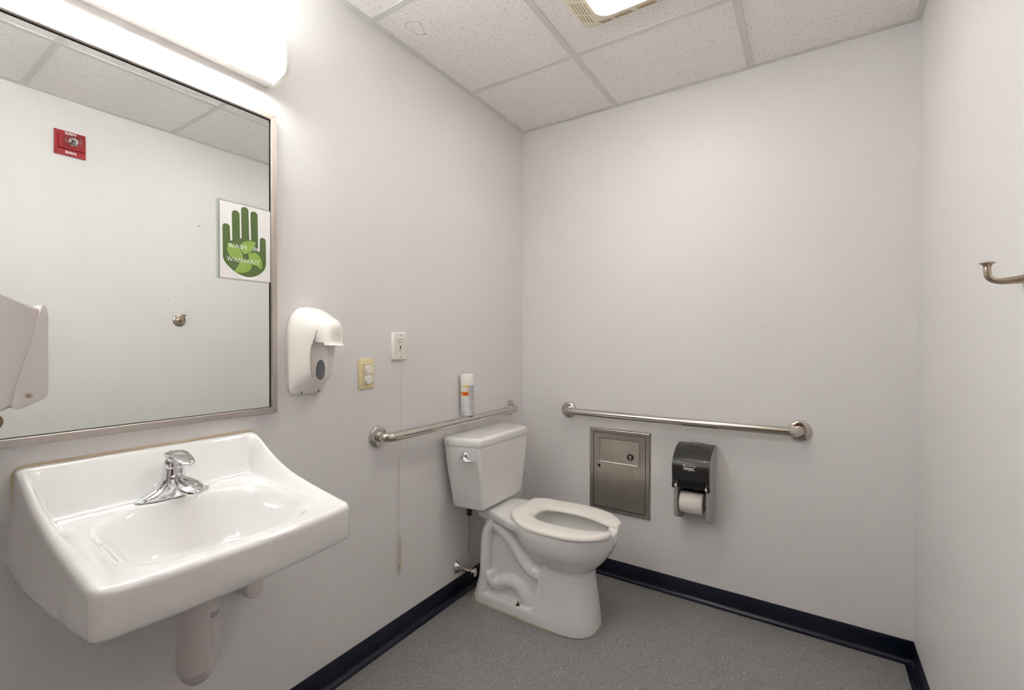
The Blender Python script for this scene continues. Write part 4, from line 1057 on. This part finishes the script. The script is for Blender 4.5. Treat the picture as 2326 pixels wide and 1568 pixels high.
# ------------------------------------------------------------------ fire strobe on the right wall (seen in the mirror)
fs = thing('fire_alarm_strobe', 'red fire alarm strobe on the right wall seen in the mirror', 'fire alarm', (W, -1.6115, 2.152))
bm = NB(); box(bm, (W - .010, -1.6730, 2.1535), (W - .0003, -1.5500, 2.2755), .002); obj('mounting_plate', bm, M_red, fs)
bm = NB(); loft(bm, [[(x, y, z) for y, z in ((-1.6615 + i, 2.1830 + i), (-1.5560 - i, 2.1830 + i), (-1.5560 - i, 2.2530 - i), (-1.6615 + i, 2.2530 - i))] for x, i in ((W - .010, 0), (W - .022, .004), (W - .024, .007))]); obj('raised_housing', bm, M_red, fs)
bm = NB(); loft(bm, [[(x, y, z) for y, z in rrect(-1.6410 + i, 2.2010 + i, -1.5680 - i, 2.2480 - i, .012 - i * .3, 4)] for x, i in ((W - .0235, 0), (W - .045, .002), (W - .048, .006))]); obj('clear_lens', bm, M_clear, fs, True, 40)
bm = NB(); lathe(bm, (W - .0242, -1.6045, 2.2250), (-1, 0, 0), [(0, .018), (.004, .0165), (.010, .010), (.014, .0045), (.018, .003)], 12); 
bmesh.ops.scale(bm, vec=(1, 1.1, 1), verts=bm.verts, space=Matrix.Translation((0, 1.6045, 0))); obj('reflector', bm, M_chrome, fs)
bm = NB(); box(bm, (W - .0215, -1.6440 + .002, 2.1835), (W - .0195, -1.6360, 2.1865)); obj('tab', bm, M_dark, fs)
for z in (2.2585, 2.1635):
    bm = NB(); text_mesh(bm, 'FIRE', (W - .010, -1.5890, z), (0, -1, 0), (0, 0, 1), .0430, .0125, .0006, bold=.03)
    for v in bm.verts: v.co.x = W - .0106
    obj('fire_lettering', bm, M_whitetext, fs)
# two paint chips on the right wall, seen in the mirror
for y, z, r in ((-1.0030, 1.9255, .0075), (-1.1720, 1.4590, .0042)):
    bm = NB(); pts = [(W - .0002, y + r * (1 + .25 * sin(3 * k + 1)) * cos(2 * pi * k / 9), z + r * .9 * (1 + .25 * cos(5 * k)) * sin(2 * pi * k / 9)) for k in range(9)]
    prism(bm, pts, (-.0006, 0, 0))
    o = obj('adhesive_spot', bm, M_grout); tag(o, 'larger tan glue spot high on the right wall' if r > .005 else 'smaller tan glue spot above the coat hook', 'stain', 'glue spots on the right wall')

# ------------------------------------------------------------------ paper towel dispenser on the near wall, brown towel hanging out
pd = thing('paper_towel_dispenser', 'white paper towel dispenser at the far left edge of the photo', 'dispenser', (.2, YN, 1.08))
dx0, dx1 = .045, .345
prof = [(YN, 1.400), (-2.36, 1.378), (-2.26, 1.329), (-2.205, 1.2995), (-2.158, 1.2790), (-2.152, 1.2730), (-2.154, 1.150), (-2.172, 1.130), (-2.190, 1.1155), (-2.26, 1.085), (YN, 1.02)]
bm = NB(); prism(bm, [(dx0, y, z) for y, z in prof], (dx1 - dx0, 0, 0)); bmesh.ops.bevel(bm, geom=bm.edges[:], offset=.0045, segments=3, affect='EDGES'); obj('housing', bm, M_white2, pd, True, 40)
cp = [(-2.1535, 1.2770), (-2.1520, 1.2830), (-2.1485, 1.2835), (-2.1460, 1.2760), (-2.1450, 1.2640), (-2.1455, 1.1370), (-2.1480, 1.1285), (-2.1800, 1.1130), (-2.1860, 1.1135), (-2.1900, 1.1190), (-2.1870, 1.1330)]
bm = NB(); prism(bm, [(dx0 - .004, y, z) for y, z in cp], (dx1 - dx0 + .009, 0, 0)); bmesh.ops.bevel(bm, geom=[e for e in bm.edges], offset=.0015, segments=2, affect='EDGES'); fc = obj('front_cover', bm, M_white2, pd, True, 40)
bm = NB(); lathe(bm, (dx1 + .0045, -2.1690, 1.1345), (1, 0, 0), [(0, .0062), (.0012, .0060), (.0014, .0042), (.0006, .0040)], 24); obj('pivot_ring', bm, M_white2, fc, True, 50)
bm = NB(); lathe(bm, (dx1 + .0048, -2.1690, 1.1345), (1, 0, 0), [(0, .0036), (.0010, .0034), (.0016, .0015)], 18); obj('pivot_screw', bm, M_nickel, fc, True)
bm = NB(); tw = []
for y, z in catmull([Vector((y, z, 0)) for y, z in ((-2.235, 1.0915), (-2.210, 1.1035), (-2.198, 1.1015), (-2.1955, 1.090), (-2.2030, 1.078), (-2.216, 1.065), (-2.235, 1.050))], 4) and [(p.x, p.y) for p in catmull([Vector((y, z, 0)) for y, z in ((-2.235, 1.0915), (-2.210, 1.1035), (-2.198, 1.1015), (-2.1955, 1.090), (-2.2030, 1.078), (-2.216, 1.065), (-2.235, 1.050))], 4)]:
    tw.append((y, z))
rows = [[bm.verts.new((dx0 + .03 + (dx1 - dx0 - .045) * k / 10, y, z + .0015 * sin(k * 1.3))) for k in range(11)] for y, z in tw]
for a, b in zip(rows[:-1], rows[1:]):
    for k in range(10): bm.faces.new((a[k], a[k + 1], b[k + 1], b[k]))
bmesh.ops.solidify(bm, geom=bm.faces[:], thickness=.0012)
o = obj('paper_towel', bm, M_kraft, None, True); tag(o, 'brown paper towel hanging from the white towel dispenser', 'paper towel')
